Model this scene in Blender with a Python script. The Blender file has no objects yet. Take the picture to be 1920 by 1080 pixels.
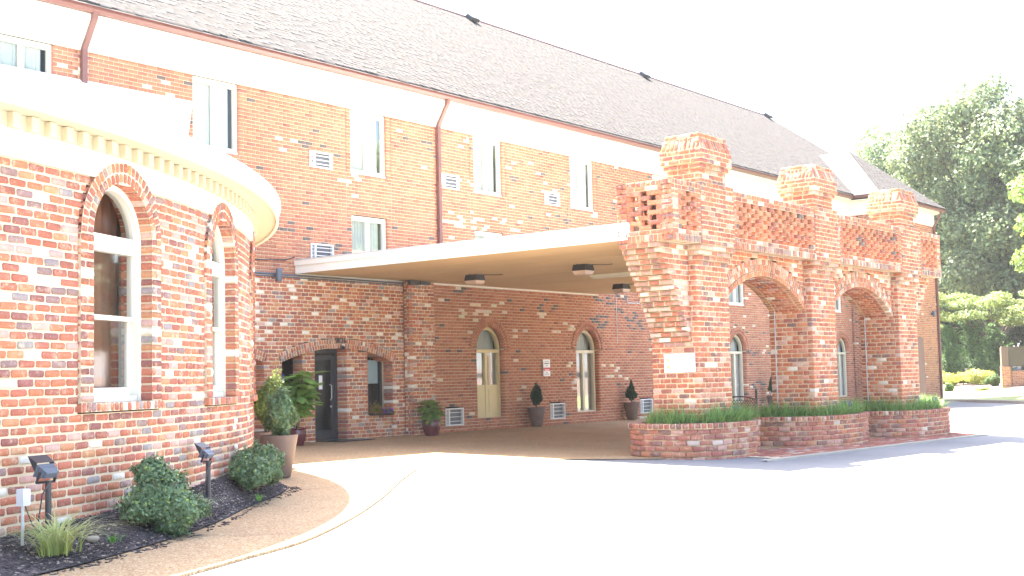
import bpy, math, random
import numpy as np
from mathutils import Matrix, Vector

# ------------------------------------------------------------------ camera, sky, sun, exposure
scn = bpy.context.scene
COL = scn.collection
FPX = 2375.0
YAW, PIT, ROL = math.radians(37.84), math.radians(4.166), math.radians(-1.325)
CAMZ = 1.22
F_ = np.array([math.cos(YAW) * math.cos(PIT), math.sin(YAW) * math.cos(PIT), math.sin(PIT)])
R_ = np.array([math.sin(YAW), -math.cos(YAW), 0.0])
U_ = np.cross(R_, F_)
RR = R_ * math.cos(ROL) + U_ * math.sin(ROL)
UU = U_ * math.cos(ROL) - R_ * math.sin(ROL)
cam_data = bpy.data.cameras.new('camera')
cam_data.sensor_width = 36.0
cam_data.lens = FPX * 36.0 / 1920.0
cam_data.clip_end = 6000
cam = bpy.data.objects.new('camera', cam_data)
COL.objects.link(cam)
cam.matrix_world = Matrix(((RR[0], UU[0], -F_[0], 0), (RR[1], UU[1], -F_[1], 0), (RR[2], UU[2], -F_[2], CAMZ), (0, 0, 0, 1)))
scn.camera = cam

SUNV = Vector((0.155, 0.485, 1.0)).normalized()
world = bpy.data.worlds.new('World')
scn.world = world
world.use_nodes = True
wn = world.node_tree
bg = wn.nodes['Background']
sky = wn.nodes.new('ShaderNodeTexSky')
sky.sky_type = 'NISHITA'
sky.sun_disc = False
sky.sun_elevation = math.asin(SUNV.z)
sky.sun_rotation = math.atan2(SUNV.x, SUNV.y)
sky.air_density = 1.0
sky.dust_density = 3.0
sky.ozone_density = 1.0
wn.links.new(sky.outputs[0], bg.inputs[0])
bg.inputs[1].default_value = 0.085
sun_data = bpy.data.lights.new('sun', 'SUN')
sun_data.energy = 5.0
sun_data.angle = math.radians(0.5)
sun_data.color = (1.0, 0.94, 0.84)
sun = bpy.data.objects.new('sun', sun_data)
COL.objects.link(sun)
sun.rotation_euler = SUNV.to_track_quat('Z', 'Y').to_euler()
sun.location = (20, 20, 40)
vs = scn.view_settings
vs.view_transform = 'Standard'
vs.look = 'None'
vs.gamma = 1.0
vs.use_curve_mapping = False
vs.exposure = 3.58

rng = random.Random(7)
nr = np.random.RandomState(11)
Z = np.array([0.0, 0.0, 1.0])

# ------------------------------------------------------------------ materials
def mat(name):
    m = bpy.data.materials.new(name)
    m.use_nodes = True
    return m, m.node_tree, m.node_tree.nodes['Principled BSDF']

def noise(nt, scale, detail=3.0, rough=0.55, vec=None):
    n = nt.nodes.new('ShaderNodeTexNoise')
    n.inputs['Scale'].default_value = scale
    n.inputs['Detail'].default_value = detail
    n.inputs['Roughness'].default_value = rough
    if vec is None:
        g = nt.nodes.new('ShaderNodeNewGeometry')
        vec = g.outputs['Position']
    nt.links.new(vec, n.inputs['Vector'])
    return n

def ramp(nt, fac, stops):
    r = nt.nodes.new('ShaderNodeValToRGB')
    e = r.color_ramp.elements
    while len(e) < len(stops):
        e.new(0.5)
    for k, (p, c) in enumerate(stops):
        e[k].position = p
        e[k].color = (c, c, c, 1) if isinstance(c, (int, float)) else (*c, 1)
    nt.links.new(fac, r.inputs[0])
    return r

def mix(nt, a, b, fac, mode='MIX'):
    n = nt.nodes.new('ShaderNodeMix')
    n.data_type = 'RGBA'
    n.blend_type = mode
    for key, v in (('Factor', fac), ('A', a), ('B', b)):
        s = [i for i in n.inputs if i.name == key and (i.type == ('VALUE' if key == 'Factor' else 'RGBA'))][0]
        if isinstance(v, (int, float)):
            s.default_value = v
        elif isinstance(v, tuple):
            s.default_value = (*v, 1)
        else:
            nt.links.new(v, s)
    return [o for o in n.outputs if o.type == 'RGBA'][0]

def bump(nt, bsdf, height, strength=0.3, dist=0.01):
    b = nt.nodes.new('ShaderNodeBump')
    b.inputs['Strength'].default_value = strength
    b.inputs['Distance'].default_value = dist
    nt.links.new(height, b.inputs['Height'])
    nt.links.new(b.outputs[0], bsdf.inputs['Normal'])

def simple(name, col, rough=0.6, var=0.12, scale=6.0, metallic=0.0, spec=0.4, bmp=0.0, bscale=60.0, dist=0.004):
    m, nt, b = mat(name)
    n = noise(nt, scale, 5.0, 0.6)
    r = ramp(nt, n.outputs[0], [(0.25, tuple(c * (1 - var) for c in col)), (0.75, tuple(min(1, c * (1 + var)) for c in col))])
    nt.links.new(r.outputs[0], b.inputs['Base Color'])
    b.inputs['Roughness'].default_value = rough
    b.inputs['Metallic'].default_value = metallic
    b.inputs['Specular IOR Level'].default_value = spec
    if bmp:
        n2 = noise(nt, bscale, 4.0, 0.6)
        bump(nt, b, n2.outputs[0], bmp, dist)
    return m

def brick_mat(name, smear, mortar, mott):
    m, nt, b = mat(name)
    at = nt.nodes.new('ShaderNodeAttribute'); at.attribute_name = 'col'
    oi = nt.nodes.new('ShaderNodeObjectInfo')
    base = mix(nt, at.outputs['Color'], oi.outputs['Color'], 1.0, 'MULTIPLY')
    n1 = noise(nt, 22.0, 5.0, 0.65)
    r1 = ramp(nt, n1.outputs[0], [(0.2, 1 - mott), (0.8, 1 + mott * 0.6)])
    base = mix(nt, base, r1.outputs[0], 1.0, 'MULTIPLY')
    nb = noise(nt, 0.9, 6.0, 0.65)
    rb_ = ramp(nt, nb.outputs[0], [(0.3, 0.84), (0.5, 1.0), (0.72, 1.10)])
    base = mix(nt, base, rb_.outputs[0], 1.0, 'MULTIPLY')
    n2 = noise(nt, 9.0, 7.0, 0.75)
    r2 = ramp(nt, n2.outputs[0], [(0.52, 0.0), (0.68, smear)])
    base = mix(nt, base, mortar, r2.outputs[0])
    n4 = noise(nt, 60.0, 2.0, 0.5)
    r4 = ramp(nt, n4.outputs[0], [(0.62, 0.0), (0.75, smear * 0.8)])
    base = mix(nt, base, mortar, r4.outputs[0])
    nt.links.new(base, b.inputs['Base Color'])
    b.inputs['Roughness'].default_value = 0.9
    b.inputs['Specular IOR Level'].default_value = 0.15
    n3 = noise(nt, 70.0, 5.0, 0.7)
    bump(nt, b, n3.outputs[0], 0.5, 0.006)
    return m

MORT_T = (0.64, 0.52, 0.36)
MORT_S = (0.62, 0.51, 0.36)
M = {}
M['brick_t'] = brick_mat('tumbled_brick', 0.62, MORT_T, 0.22)
M['brick_s'] = brick_mat('smooth_brick', 0.16, MORT_S, 0.10)
M['mortar_t'] = simple('lime_mortar', MORT_T, 0.95, 0.2, 2.2, spec=0.1, bmp=0.6, bscale=45, dist=0.008)
M['mortar_a'] = simple('shaded_mortar', (0.57, 0.43, 0.27), 0.95, 0.22, 2.0, spec=0.1, bmp=0.6, bscale=45, dist=0.008)  # tan look of mortar in the arches' shade put into the colour
M['mortar_s'] = simple('wall_mortar', MORT_S, 0.95, 0.08, 4.0, spec=0.1)
M['white'] = simple('white_paint', (0.74, 0.71, 0.60), 0.5, 0.03)
M['cream'] = simple('cream_paint', (0.62, 0.56, 0.41), 0.5, 0.04)
M['door_cream'] = simple('cream_door_paint', (0.62, 0.53, 0.29), 0.5, 0.04)
M['roof_white'] = simple('white_membrane', (0.82, 0.80, 0.76), 0.6, 0.03, 1.0)
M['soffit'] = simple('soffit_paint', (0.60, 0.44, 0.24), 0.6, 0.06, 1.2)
_m = M['soffit']; _nt = _m.node_tree; _b = _nt.nodes['Principled BSDF']
_lk = _b.inputs['Base Color'].links[0].from_socket
_oi = _nt.nodes.new('ShaderNodeObjectInfo')
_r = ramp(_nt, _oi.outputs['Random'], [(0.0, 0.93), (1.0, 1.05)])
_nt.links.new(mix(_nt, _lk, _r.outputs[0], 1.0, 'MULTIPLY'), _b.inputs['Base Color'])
M['fascia'] = simple('canopy_fascia', (0.80, 0.77, 0.68), 0.5, 0.04)
M['gutter'] = simple('brown_metal', (0.16, 0.068, 0.058), 0.4, 0.06, spec=0.5)
M['dark'] = simple('black_metal', (0.035, 0.036, 0.042), 0.4, 0.15, spec=0.5)
M['grey_metal'] = simple('grey_metal', (0.10, 0.115, 0.145), 0.4, 0.08, spec=0.5)
M['lightgrey'] = simple('pale_grey_plastic', (0.55, 0.56, 0.58), 0.5, 0.06)
M['pale'] = simple('pale_grille', (0.70, 0.69, 0.66), 0.5, 0.06)
M['pot'] = simple('taupe_pot', (0.155, 0.115, 0.10), 0.55, 0.12, 8.0)
M['pot_red'] = simple('burgundy_glaze', (0.10, 0.022, 0.030), 0.2, 0.15, 8.0, spec=0.6)
M['soil'] = simple('potting_soil', (0.06, 0.04, 0.03), 0.95, 0.3, 30.0)
M['bark'] = simple('bark', (0.13, 0.10, 0.08), 0.9, 0.3, 12.0, bmp=0.5, bscale=20, dist=0.03)
M['curtain'] = simple('curtain', (0.58, 0.59, 0.55), 0.8, 0.05)
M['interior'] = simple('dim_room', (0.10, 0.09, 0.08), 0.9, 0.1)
M['timber'] = simple('brown_drape', (0.34, 0.125, 0.06), 0.7, 0.25, 3.0)
M['sign_white'] = simple('sign_white', (0.85, 0.85, 0.85), 0.5, 0.01)
M['sign_red'] = simple('sign_red', (0.62, 0.10, 0.12), 0.5, 0.03)
M['ink'] = simple('sign_ink', (0.10, 0.10, 0.12), 0.6, 0.03)
M['ink_pale'] = simple('faded_ink', (0.45, 0.45, 0.46), 0.6, 0.03)
M['yellow'] = simple('yellow_print', (0.80, 0.66, 0.06), 0.5, 0.04)
M['brown_sign'] = simple('brown_sign', (0.14, 0.085, 0.058), 0.45, 0.05)
M['olive_sign'] = simple('sign_panel', (0.075, 0.055, 0.03), 0.5, 0.05)
M['conduit'] = simple('conduit', (0.5, 0.5, 0.5), 0.4, 0.1)
M['paper'] = simple('paper', (0.8, 0.8, 0.8), 0.7, 0.02)
M['blind'] = simple('window_blind', (0.50, 0.60, 0.62), 0.6, 0.05)
M['lens'] = simple('lamp_lens', (0.55, 0.42, 0.33), 0.25, 0.05)
M['stone'] = simple('stone', (0.34, 0.29, 0.22), 0.9, 0.15, 10.0)
M['rust'] = simple('brown_lattice', (0.07, 0.035, 0.03), 0.6, 0.2)
M['kerb'] = simple('kerb_concrete', (0.36, 0.32, 0.26), 0.9, 0.12, 3.0)
M['sealant'] = simple('joint_sealant', (0.52, 0.42, 0.32), 0.8, 0.06)

def glass_mat(name, refl=0.35, tint=(0.9, 0.95, 0.95)):
    m = bpy.data.materials.new(name); m.use_nodes = True
    nt = m.node_tree; nt.nodes.clear()
    o = nt.nodes.new('ShaderNodeOutputMaterial')
    t = nt.nodes.new('ShaderNodeBsdfTransparent'); t.inputs[0].default_value = (*tint, 1)
    g = nt.nodes.new('ShaderNodeBsdfGlossy'); g.inputs['Roughness'].default_value = 0.03
    f = nt.nodes.new('ShaderNodeFresnel'); f.inputs[0].default_value = 1.45
    mm = nt.nodes.new('ShaderNodeMath'); mm.operation = 'MULTIPLY'; mm.inputs[1].default_value = refl / 0.35
    nt.links.new(f.outputs[0], mm.inputs[0])
    x = nt.nodes.new('ShaderNodeMixShader')
    nt.links.new(mm.outputs[0], x.inputs[0]); nt.links.new(t.outputs[0], x.inputs[1]); nt.links.new(g.outputs[0], x.inputs[2])
    nt.links.new(x.outputs[0], o.inputs[0])
    return m
M['glass'] = glass_mat('window_glass', 0.11, (.8, .84, .84))

def leaf_mat(name, trans=0.3, rough=0.5, spec=0.3):
    m = bpy.data.materials.new(name); m.use_nodes = True
    nt = m.node_tree; b = nt.nodes['Principled BSDF']; o = nt.nodes['Material Output']
    at = nt.nodes.new('ShaderNodeAttribute'); at.attribute_name = 'col'
    oi = nt.nodes.new('ShaderNodeObjectInfo')
    c = mix(nt, at.outputs['Color'], oi.outputs['Color'], 1.0, 'MULTIPLY')
    nt.links.new(c, b.inputs['Base Color'])
    b.inputs['Roughness'].default_value = rough
    b.inputs['Specular IOR Level'].default_value = spec
    t = nt.nodes.new('ShaderNodeBsdfTranslucent')
    nt.links.new(c, t.inputs[0])
    x = nt.nodes.new('ShaderNodeMixShader'); x.inputs[0].default_value = trans
    nt.links.new(b.outputs[0], x.inputs[1]); nt.links.new(t.outputs[0], x.inputs[2])
    nt.links.new(x.outputs[0], o.inputs[0])
    return m
M['leaf'] = leaf_mat('leaf', 0.35)
M['needle'] = leaf_mat('shrub_leaf', 0.22, 0.5)

def asphalt_mat():
    m, nt, b = mat('asphalt')
    n1 = noise(nt, 0.35, 4.0, 0.6); n2 = noise(nt, 140.0, 2.0, 0.6)
    r1 = ramp(nt, n1.outputs[0], [(0.3, (0.165, 0.163, 0.165)), (0.7, (0.215, 0.212, 0.212))])
    r2 = ramp(nt, n2.outputs[0], [(0.3, 0.72), (0.7, 1.25)])
    c = mix(nt, r1.outputs[0], r2.outputs[0], 1.0, 'MULTIPLY')
    nt.links.new(c, b.inputs['Base Color'])
    b.inputs['Roughness'].default_value = 0.9
    bump(nt, b, n2.outputs[0], 0.4, 0.005)
    return m
M['asphalt'] = asphalt_mat()

def pebble_mat():
    m, nt, b = mat('exposed_aggregate')
    g = nt.nodes.new('ShaderNodeNewGeometry')
    v = nt.nodes.new('ShaderNodeTexVoronoi'); v.inputs['Scale'].default_value = 75.0
    nt.links.new(g.outputs['Position'], v.inputs['Vector'])
    sep = nt.nodes.new('ShaderNodeSeparateColor'); nt.links.new(v.outputs['Color'], sep.inputs[0])
    r = ramp(nt, sep.outputs[0], [(0.0, (0.26, 0.14, 0.06)), (0.35, (0.41, 0.255, 0.12)), (0.7, (0.50, 0.345, 0.185)), (1.0, (0.62, 0.49, 0.32))])
    rd = ramp(nt, v.outputs['Distance'], [(0.0, 1.05), (0.75, 0.72)])
    c = mix(nt, r.outputs[0], rd.outputs[0], 1.0, 'MULTIPLY')
    n1 = noise(nt, 0.8, 4.0, 0.6)
    r1 = ramp(nt, n1.outputs[0], [(0.3, 0.88), (0.7, 1.08)])
    c = mix(nt, c, r1.outputs[0], 1.0, 'MULTIPLY')
    nt.links.new(c, b.inputs['Base Color'])
    b.inputs['Roughness'].default_value = 0.85
    bump(nt, b, v.outputs['Distance'], -0.5, 0.006)
    return m
M['pebble'] = pebble_mat()

def mulch_mat():
    m, nt, b = mat('mulch')
    g = nt.nodes.new('ShaderNodeNewGeometry')
    v = nt.nodes.new('ShaderNodeTexVoronoi'); v.inputs['Scale'].default_value = 38.0
    nt.links.new(g.outputs['Position'], v.inputs['Vector'])
    sep = nt.nodes.new('ShaderNodeSeparateColor'); nt.links.new(v.outputs['Color'], sep.inputs[0])
    r = ramp(nt, sep.outputs[1], [(0.0, (0.035, 0.027, 0.027)), (0.6, (0.085, 0.067, 0.066)), (0.92, (0.13, 0.105, 0.10)), (0.965, (0.40, 0.33, 0.28))])
    nt.links.new(r.outputs[0], b.inputs['Base Color'])
    b.inputs['Roughness'].default_value = 0.95
    bump(nt, b, v.outputs['Distance'], 0.8, 0.02)
    return m
M['mulch'] = mulch_mat()
M['mulch_chip'] = brick_mat('mulch_chip', 0.0, (0.1, 0.1, 0.1), 0.3)

def ground_mat(name, a, b_, s=3.0):
    m, nt, b = mat(name)
    n1 = noise(nt, s, 8.0, 0.7)
    r = ramp(nt, n1.outputs[0], [(0.3, a), (0.7, b_)])
    nt.links.new(r.outputs[0], b.inputs['Base Color'])
    b.inputs['Roughness'].default_value = 0.95
    return m
M['lawn'] = ground_mat('lawn', (0.13, 0.17, 0.05), (0.26, 0.27, 0.11), 1.5)
M['bank'] = ground_mat('pine_straw', (0.085, 0.055, 0.045), (0.15, 0.11, 0.09), 2.5)
M['far_ground'] = ground_mat('far_ground', (0.07, 0.10, 0.03), (0.12, 0.15, 0.05), 0.2)

def shingle_mat():
    m, nt, b = mat('shingle')
    at = nt.nodes.new('ShaderNodeAttribute'); at.attribute_name = 'col'
    oi = nt.nodes.new('ShaderNodeObjectInfo')
    c = mix(nt, at.outputs['Color'], oi.outputs['Color'], 1.0, 'MULTIPLY')
    n = noise(nt, 120.0, 2.0, 0.6)
    r = ramp(nt, n.outputs[0], [(0.3, 0.8), (0.7, 1.15)])
    c = mix(nt, c, r.outputs[0], 1.0, 'MULTIPLY')
    nt.links.new(c, b.inputs['Base Color'])
    b.inputs['Roughness'].default_value = 0.95
    b.inputs['Specular IOR Level'].default_value = 0.1
    return m
M['shingle'] = shingle_mat()

# ------------------------------------------------------------------ object helpers
WORLDM = {}

def tag(o, label=None, cat=None, group=None, kind=None):
    if label: o['label'] = label
    if cat: o['category'] = cat
    if group: o['group'] = group
    if kind: o['kind'] = kind
    return o

def empty(name, loc, label, cat, group=None):
    o = bpy.data.objects.new(name, None)
    COL.objects.link(o)
    o.empty_display_size = 0.2
    o.location = loc
    WORLDM[o.name] = Matrix.Translation(loc)
    return tag(o, label, cat, group)

def put(name, mesh, m=None, parent=None, mw=None):
    """Link a mesh object; mw is its world matrix, parent keeps it in place."""
    o = bpy.data.objects.new(name, mesh)
    COL.objects.link(o)
    mw = mw if mw is not None else Matrix.Identity(4)
    WORLDM[o.name] = mw
    if m is not None and len(mesh.materials) == 0:
        mesh.materials.append(m)
    if parent is not None:
        o.parent = parent
        o.matrix_parent_inverse = WORLDM[parent.name].inverted()
    o.matrix_basis = mw
    return o

def np_mesh(name, verts, faces_flat, sizes, cols=None, smooth=False):
    me = bpy.data.meshes.new(name)
    verts = np.asarray(verts, np.float32)
    faces_flat = np.asarray(faces_flat, np.int32)
    sizes = np.asarray(sizes, np.int32)
    me.vertices.add(len(verts)); me.vertices.foreach_set('co', verts.ravel())
    me.loops.add(len(faces_flat)); me.loops.foreach_set('vertex_index', faces_flat)
    me.polygons.add(len(sizes))
    starts = np.concatenate(([0], np.cumsum(sizes)[:-1])).astype(np.int32)
    me.polygons.foreach_set('loop_start', starts)
    if smooth:
        me.polygons.foreach_set('use_smooth', np.ones(len(sizes), bool))
    if cols is not None:
        a = me.attributes.new('col', 'FLOAT_COLOR', 'POINT')
        c = np.ones((len(verts), 4), np.float32); c[:, :3] = cols
        a.data.foreach_set('color', c.ravel())
    me.update(calc_edges=True)
    me.validate()
    return me

class MB:
    def __init__(s): s.v = []; s.f = []; s.sm = False
    def add(s, vs_, fs):
        b = len(s.v); s.v += [tuple(map(float, p)) for p in vs_]; s.f += [tuple(b + i for i in f) for f in fs]
        return s
    def box(s, x0, x1, y0, y1, z0, z1):
        s.add([(x0, y0, z0), (x1, y0, z0), (x1, y1, z0), (x0, y1, z0), (x0, y0, z1), (x1, y0, z1), (x1, y1, z1), (x0, y1, z1)],
              [(0, 3, 2, 1), (4, 5, 6, 7), (0, 1, 5, 4), (1, 2, 6, 5), (2, 3, 7, 6), (3, 0, 4, 7)])
        return s
    def quad(s, a, b, c, d): s.add([a, b, c, d], [(0, 1, 2, 3)]); return s
    def tube(s, pts, rad, n=8, cap=True):
        pts = [np.array(p, float) for p in pts]
        rads = rad if hasattr(rad, '__len__') else [rad] * len(pts)
        rings = []
        for k, p in enumerate(pts):
            d = pts[min(k + 1, len(pts) - 1)] - pts[max(k - 1, 0)]
            d = d / (np.linalg.norm(d) + 1e-9)
            a = np.cross(d, Z) if abs(d[2]) < 0.95 else np.cross(d, np.array([1.0, 0, 0]))
            a /= np.linalg.norm(a); b = np.cross(d, a)
            rings.append([p + rads[k] * (math.cos(2 * math.pi * i / n) * a + math.sin(2 * math.pi * i / n) * b) for i in range(n)])
        vs_ = [q for r in rings for q in r]
        fs = [(k * n + i, k * n + (i + 1) % n, (k + 1) * n + (i + 1) % n, (k + 1) * n + i) for k in range(len(pts) - 1) for i in range(n)]
        if cap: fs += [tuple(range(n - 1, -1, -1)), tuple((len(pts) - 1) * n + i for i in range(n))]
        s.add(vs_, fs); return s
    def lathe(s, prof, n=24, c=(0, 0), cap=True, sx=1.0, sy=1.0):
        vs_ = [(c[0] + sx * r * math.cos(2 * math.pi * i / n), c[1] + sy * r * math.sin(2 * math.pi * i / n), z) for r, z in prof for i in range(n)]
        fs = [(k * n + i, k * n + (i + 1) % n, (k + 1) * n + (i + 1) % n, (k + 1) * n + i) for k in range(len(prof) - 1) for i in range(n)]
        if cap: fs += [tuple(range(n - 1, -1, -1)), tuple((len(prof) - 1) * n + i for i in range(n))]
        s.add(vs_, fs); return s
    def sweep(s, path, w_out, w_in, y0, y1, nrm):
        """Rectangular bar along a path in the xz plane (outer offset w_out, inner offset w_in along normals)."""
        n = len(path); b = len(s.v)
        for (x, z), (nx, nz) in zip(path, nrm):
            for o, y in ((w_out, y0), (w_in, y0), (w_in, y1), (w_out, y1)):
                s.v.append((x + nx * o, y, z + nz * o))
        for k in range(n - 1):
            for i in range(4):
                s.f.append((b + 4 * k + i, b + 4 * k + (i + 1) % 4, b + 4 * k + 4 + (i + 1) % 4, b + 4 * k + 4 + i))
        s.f += [(b, b + 1, b + 2, b + 3), (b + 4 * n - 1, b + 4 * n - 2, b + 4 * n - 3, b + 4 * n - 4)]
        return s
    def rs(s, q=.8756):
        s.v = [(x * q, y * q + .035, 1.22 + (z - 1.22) * q) for x, y, z in s.v]; return s
    def mesh(s, name, smooth=False):
        me = bpy.data.meshes.new(name)
        me.from_pydata(s.v, [], s.f)
        if smooth:
            me.polygons.foreach_set('use_smooth', np.ones(len(me.polygons), bool))
        me.update()
        return me

def smooth_by_angle(o, ang=40):
    me = o.data
    me.polygons.foreach_set('use_smooth', np.ones(len(me.polygons), bool))
    try:
        me.set_sharp_from_angle(angle=math.radians(ang))
    except Exception:
        pass

# ------------------------------------------------------------------ surfaces that carry bricks
class Plane:
    def __init__(s, o, t, n): s.o = np.array(o, float); s.t = np.array(t, float); s.n = np.array(n, float)
    def P(s, u, z, out=0.0): return s.o + s.t * u + s.n * out + Z * z
    def fr(s, u): return s.t, s.n

class Cyl:
    def __init__(s, c, R): s.c = np.array(c, float); s.R = R
    def fr(s, u):
        a = u / s.R
        return np.array([math.cos(a), math.sin(a), 0.0]), np.array([math.sin(a), -math.cos(a), 0.0])
    def P(s, u, z, out=0.0):
        a = u / s.R; r = s.R + out
        return np.array([s.c[0] + r * math.sin(a), s.c[1] - r * math.cos(a), z])

class Path:
    def __init__(s, pts):
        s.p = np.array(pts, float); d = np.diff(s.p, axis=0)
        s.s = np.concatenate(([0], np.cumsum(np.hypot(d[:, 0], d[:, 1])))); s.L = s.s[-1]
    def xy(s, u):
        return np.array([np.interp(u, s.s, s.p[:, 0]), np.interp(u, s.s, s.p[:, 1])])
    def fr(s, u):
        a, b = s.xy(max(0, u - 0.04)), s.xy(min(s.L, u + 0.04)); t = (b - a) / (np.linalg.norm(b - a) + 1e-9)
        return np.array([t[0], t[1], 0]), np.array([t[1], -t[0], 0])
    def P(s, u, z, out=0.0):
        t, n = s.fr(u); q = s.xy(u); return np.array([q[0] + n[0] * out, q[1] + n[1] * out, z])

# ------------------------------------------------------------------ brick engine
PAL_T = [((0.48, 0.18, 0.10), 26), ((0.44, 0.15, 0.095), 22), ((0.38, 0.135, 0.095), 14), ((0.30, 0.125, 0.105), 12), ((0.30, 0.19, 0.17), 6),
         ((0.30, 0.25, 0.24), 4), ((0.54, 0.33, 0.27), 9), ((0.74, 0.69, 0.60), 5), ((0.53, 0.25, 0.13), 8)]
PAL_A = [((0.50, 0.175, 0.088), 26), ((0.46, 0.148, 0.082), 24), ((0.40, 0.128, 0.078), 16), ((0.33, 0.12, 0.088), 11), ((0.25, 0.135, 0.115), 6), ((0.55, 0.25, 0.165), 11), ((0.58, 0.36, 0.28), 6), ((0.70, 0.62, 0.52), 2.2)]
PAL_W = [((0.46, 0.16, 0.09), 24), ((0.40, 0.14, 0.085), 18), ((0.52, 0.29, 0.21), 20), ((0.58, 0.42, 0.32), 12), ((0.70, 0.63, 0.52), 5), ((0.26, 0.12, 0.095), 8), ((0.38, 0.21, 0.16), 12)]
PAL_P = [((0.40, 0.15, 0.10), 24), ((0.36, 0.13, 0.095), 22), ((0.30, 0.12, 0.095), 14), ((0.25, 0.13, 0.105), 10), ((0.46, 0.26, 0.20), 10), ((0.52, 0.40, 0.33), 5), ((0.44, 0.18, 0.10), 12)]
PAL_S = [((0.44, 0.19, 0.115), 30), ((0.42, 0.17, 0.105), 28), ((0.46, 0.205, 0.12), 22), ((0.39, 0.155, 0.10), 14), ((0.30, 0.12, 0.09), 2)]
DARK_S, WHITE_S = (0.14, 0.115, 0.112), (0.70, 0.58, 0.44)

def pick(pal, jit=0.09):
    w = rng.random() * sum(p[1] for p in pal)
    for c, k in pal:
        w -= k
        if w <= 0: break
    j = 1 + rng.uniform(-jit, jit)
    return tuple(min(0.85, x * j * (1 + rng.uniform(-0.03, 0.03))) for x in c)

def tmpl_tumbled():
    V = []
    cut, bev = 0.011, 0.007
    for ring in range(3):
        for sx, sz, first in ((1, 1, 0), (1, 1, 1), (-1, 1, 1), (-1, 1, 0), (-1, -1, 0), (-1, -1, 1), (1, -1, 1), (1, -1, 0)):
            kx = -cut if first else 0.0
            kz = 0.0 if first else -cut
            ins = bev if ring == 0 else 0.0
            V.append((sx * 0.5, sx * (kx - ins), 0 if ring < 2 else -1, 0 if ring != 1 else -bev, sz * 0.5, sz * (kz - ins)))
    F = [tuple(range(7, -1, -1))]
    for r in range(2):
        for i in range(8):
            F.append((r * 8 + i, r * 8 + (i + 1) % 8, r * 8 + 8 + (i + 1) % 8, r * 8 + 8 + i))
    return np.array(V), F

def tmpl_box():
    V = []
    for y in (0, -1):
        for sx, sz in ((1, 1), (-1, 1), (-1, -1), (1, -1)):
            V.append((sx * 0.5, 0, y, 0, sz * 0.5, 0))
    F = [(3, 2, 1, 0)] + [(i, (i + 1) % 4, 4 + (i + 1) % 4, 4 + i) for i in range(4)]
    return np.array(V), F
TT, TB = tmpl_tumbled(), tmpl_box()

class Bricks:
    def __init__(s, tmpl, jit=0.0): s.r = []; s.t = tmpl; s.j = jit
    def add(s, c, t, v, n, l, h, d, col, show=1.0):
        s.r.append((*c, *t, *v, *n, l, h, d, *col, show))
    def on(s, S, u, z, l, h, d, col, phi=0.0, out=0.0, show=1.0):
        t, n = S.fr(u)
        v = Z * math.cos(phi) - t * math.sin(phi)
        if s.j: out += rng.uniform(-s.j, s.j); phi += rng.uniform(-0.012, 0.012)
        s.add(S.P(u, z, out), np.cross(n, v), v, n, l, h, d, col, show)
    def verts(s, A):
        T, F = s.t
        n = len(A)
        l, h, d = A[:, 12:13], A[:, 13:14], A[:, 14:15]
        X = l * T[None, :, 0] + T[None, :, 1]
        Y = d * T[None, :, 2] + T[None, :, 3]
        Zz = h * T[None, :, 4] + T[None, :, 5]
        if s.j:
            X = X + nr.uniform(-0.005, 0.005, X.shape); Zz = Zz + nr.uniform(-0.0045, 0.0045, Zz.shape)
        P = A[:, None, 0:3] + X[..., None] * A[:, None, 3:6] + Y[..., None] * A[:, None, 9:12] + Zz[..., None] * A[:, None, 6:9]
        return P.reshape(-1, 3)
    def build(s, parent, m, nsingle=300, name='brick', mass='brickwork'):
        A = np.array(s.r, float)
        T, F = s.t
        c = A[:, 0:3]; n = A[:, 9:12]
        cp = np.array([0, 0, CAMZ]); d = cp - c; D = np.linalg.norm(d, axis=1)
        cosv = (n * d).sum(1) / D
        x = (c - cp) @ RR; y = (c - cp) @ UU; w = (c - cp) @ F_
        px, py = 960 + FPX * x / np.maximum(w, .1), 540 - FPX * y / np.maximum(w, .1)
        ok = (w > 1) & (px > 4) & (px < 1916) & (py > 4) & (py < 1076) & (cosv > 0.12) & (A[:, 18] > 0)
        area = np.where(ok, A[:, 12] * A[:, 13] * cosv / D ** 2, -1) * A[:, 18]
        order = np.argsort(-area)
        single = order[:nsingle][area[order[:nsingle]] > 0]
        rest = np.setdiff1d(np.arange(len(A)), single)
        if len(rest):
            B = A[rest]
            P = s.verts(B)
            nv = len(T)
            ff = np.array([i for f in F for i in f]); sz = np.array([len(f) for f in F])
            flat = (ff[None, :] + nv * np.arange(len(B))[:, None]).ravel()
            cols = np.repeat(B[:, 15:18], nv, axis=0)
            me = np_mesh(mass, P, flat, np.tile(sz, len(B)), cols)
            o = put(mass, me, m, parent); o['kind'] = 'stuff'
        # single bricks share a handful of meshes
        vari = []
        l0, h0, d0 = 0.2, 0.07, 0.1
        for k in range(6):
            A0 = np.array([[0, 0, 0, 1, 0, 0, 0, 0, 1, 0, 1, 0, l0, h0, d0, 1, 1, 1, 1]], float)
            vari.append(np_mesh(name, s.verts(A0), np.array([i for f in F for i in f]), np.array([len(f) for f in F]), np.ones((len(T), 3))))
            vari[-1].materials.append(m)
        for i in single:
            a = A[i]
            t, v, nn = a[3:6] * (a[12] / l0), a[6:9] * (a[13] / h0), a[9:12] * (a[14] / d0)
            mw = Matrix(((t[0], nn[0], v[0], a[0]), (t[1], nn[1], v[1], a[1]), (t[2], nn[2], v[2], a[2]), (0, 0, 0, 1)))
            o = put(name, vari[i % 6], None, parent, mw)
            o.color = (a[15], a[16], a[17], 1)

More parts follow.
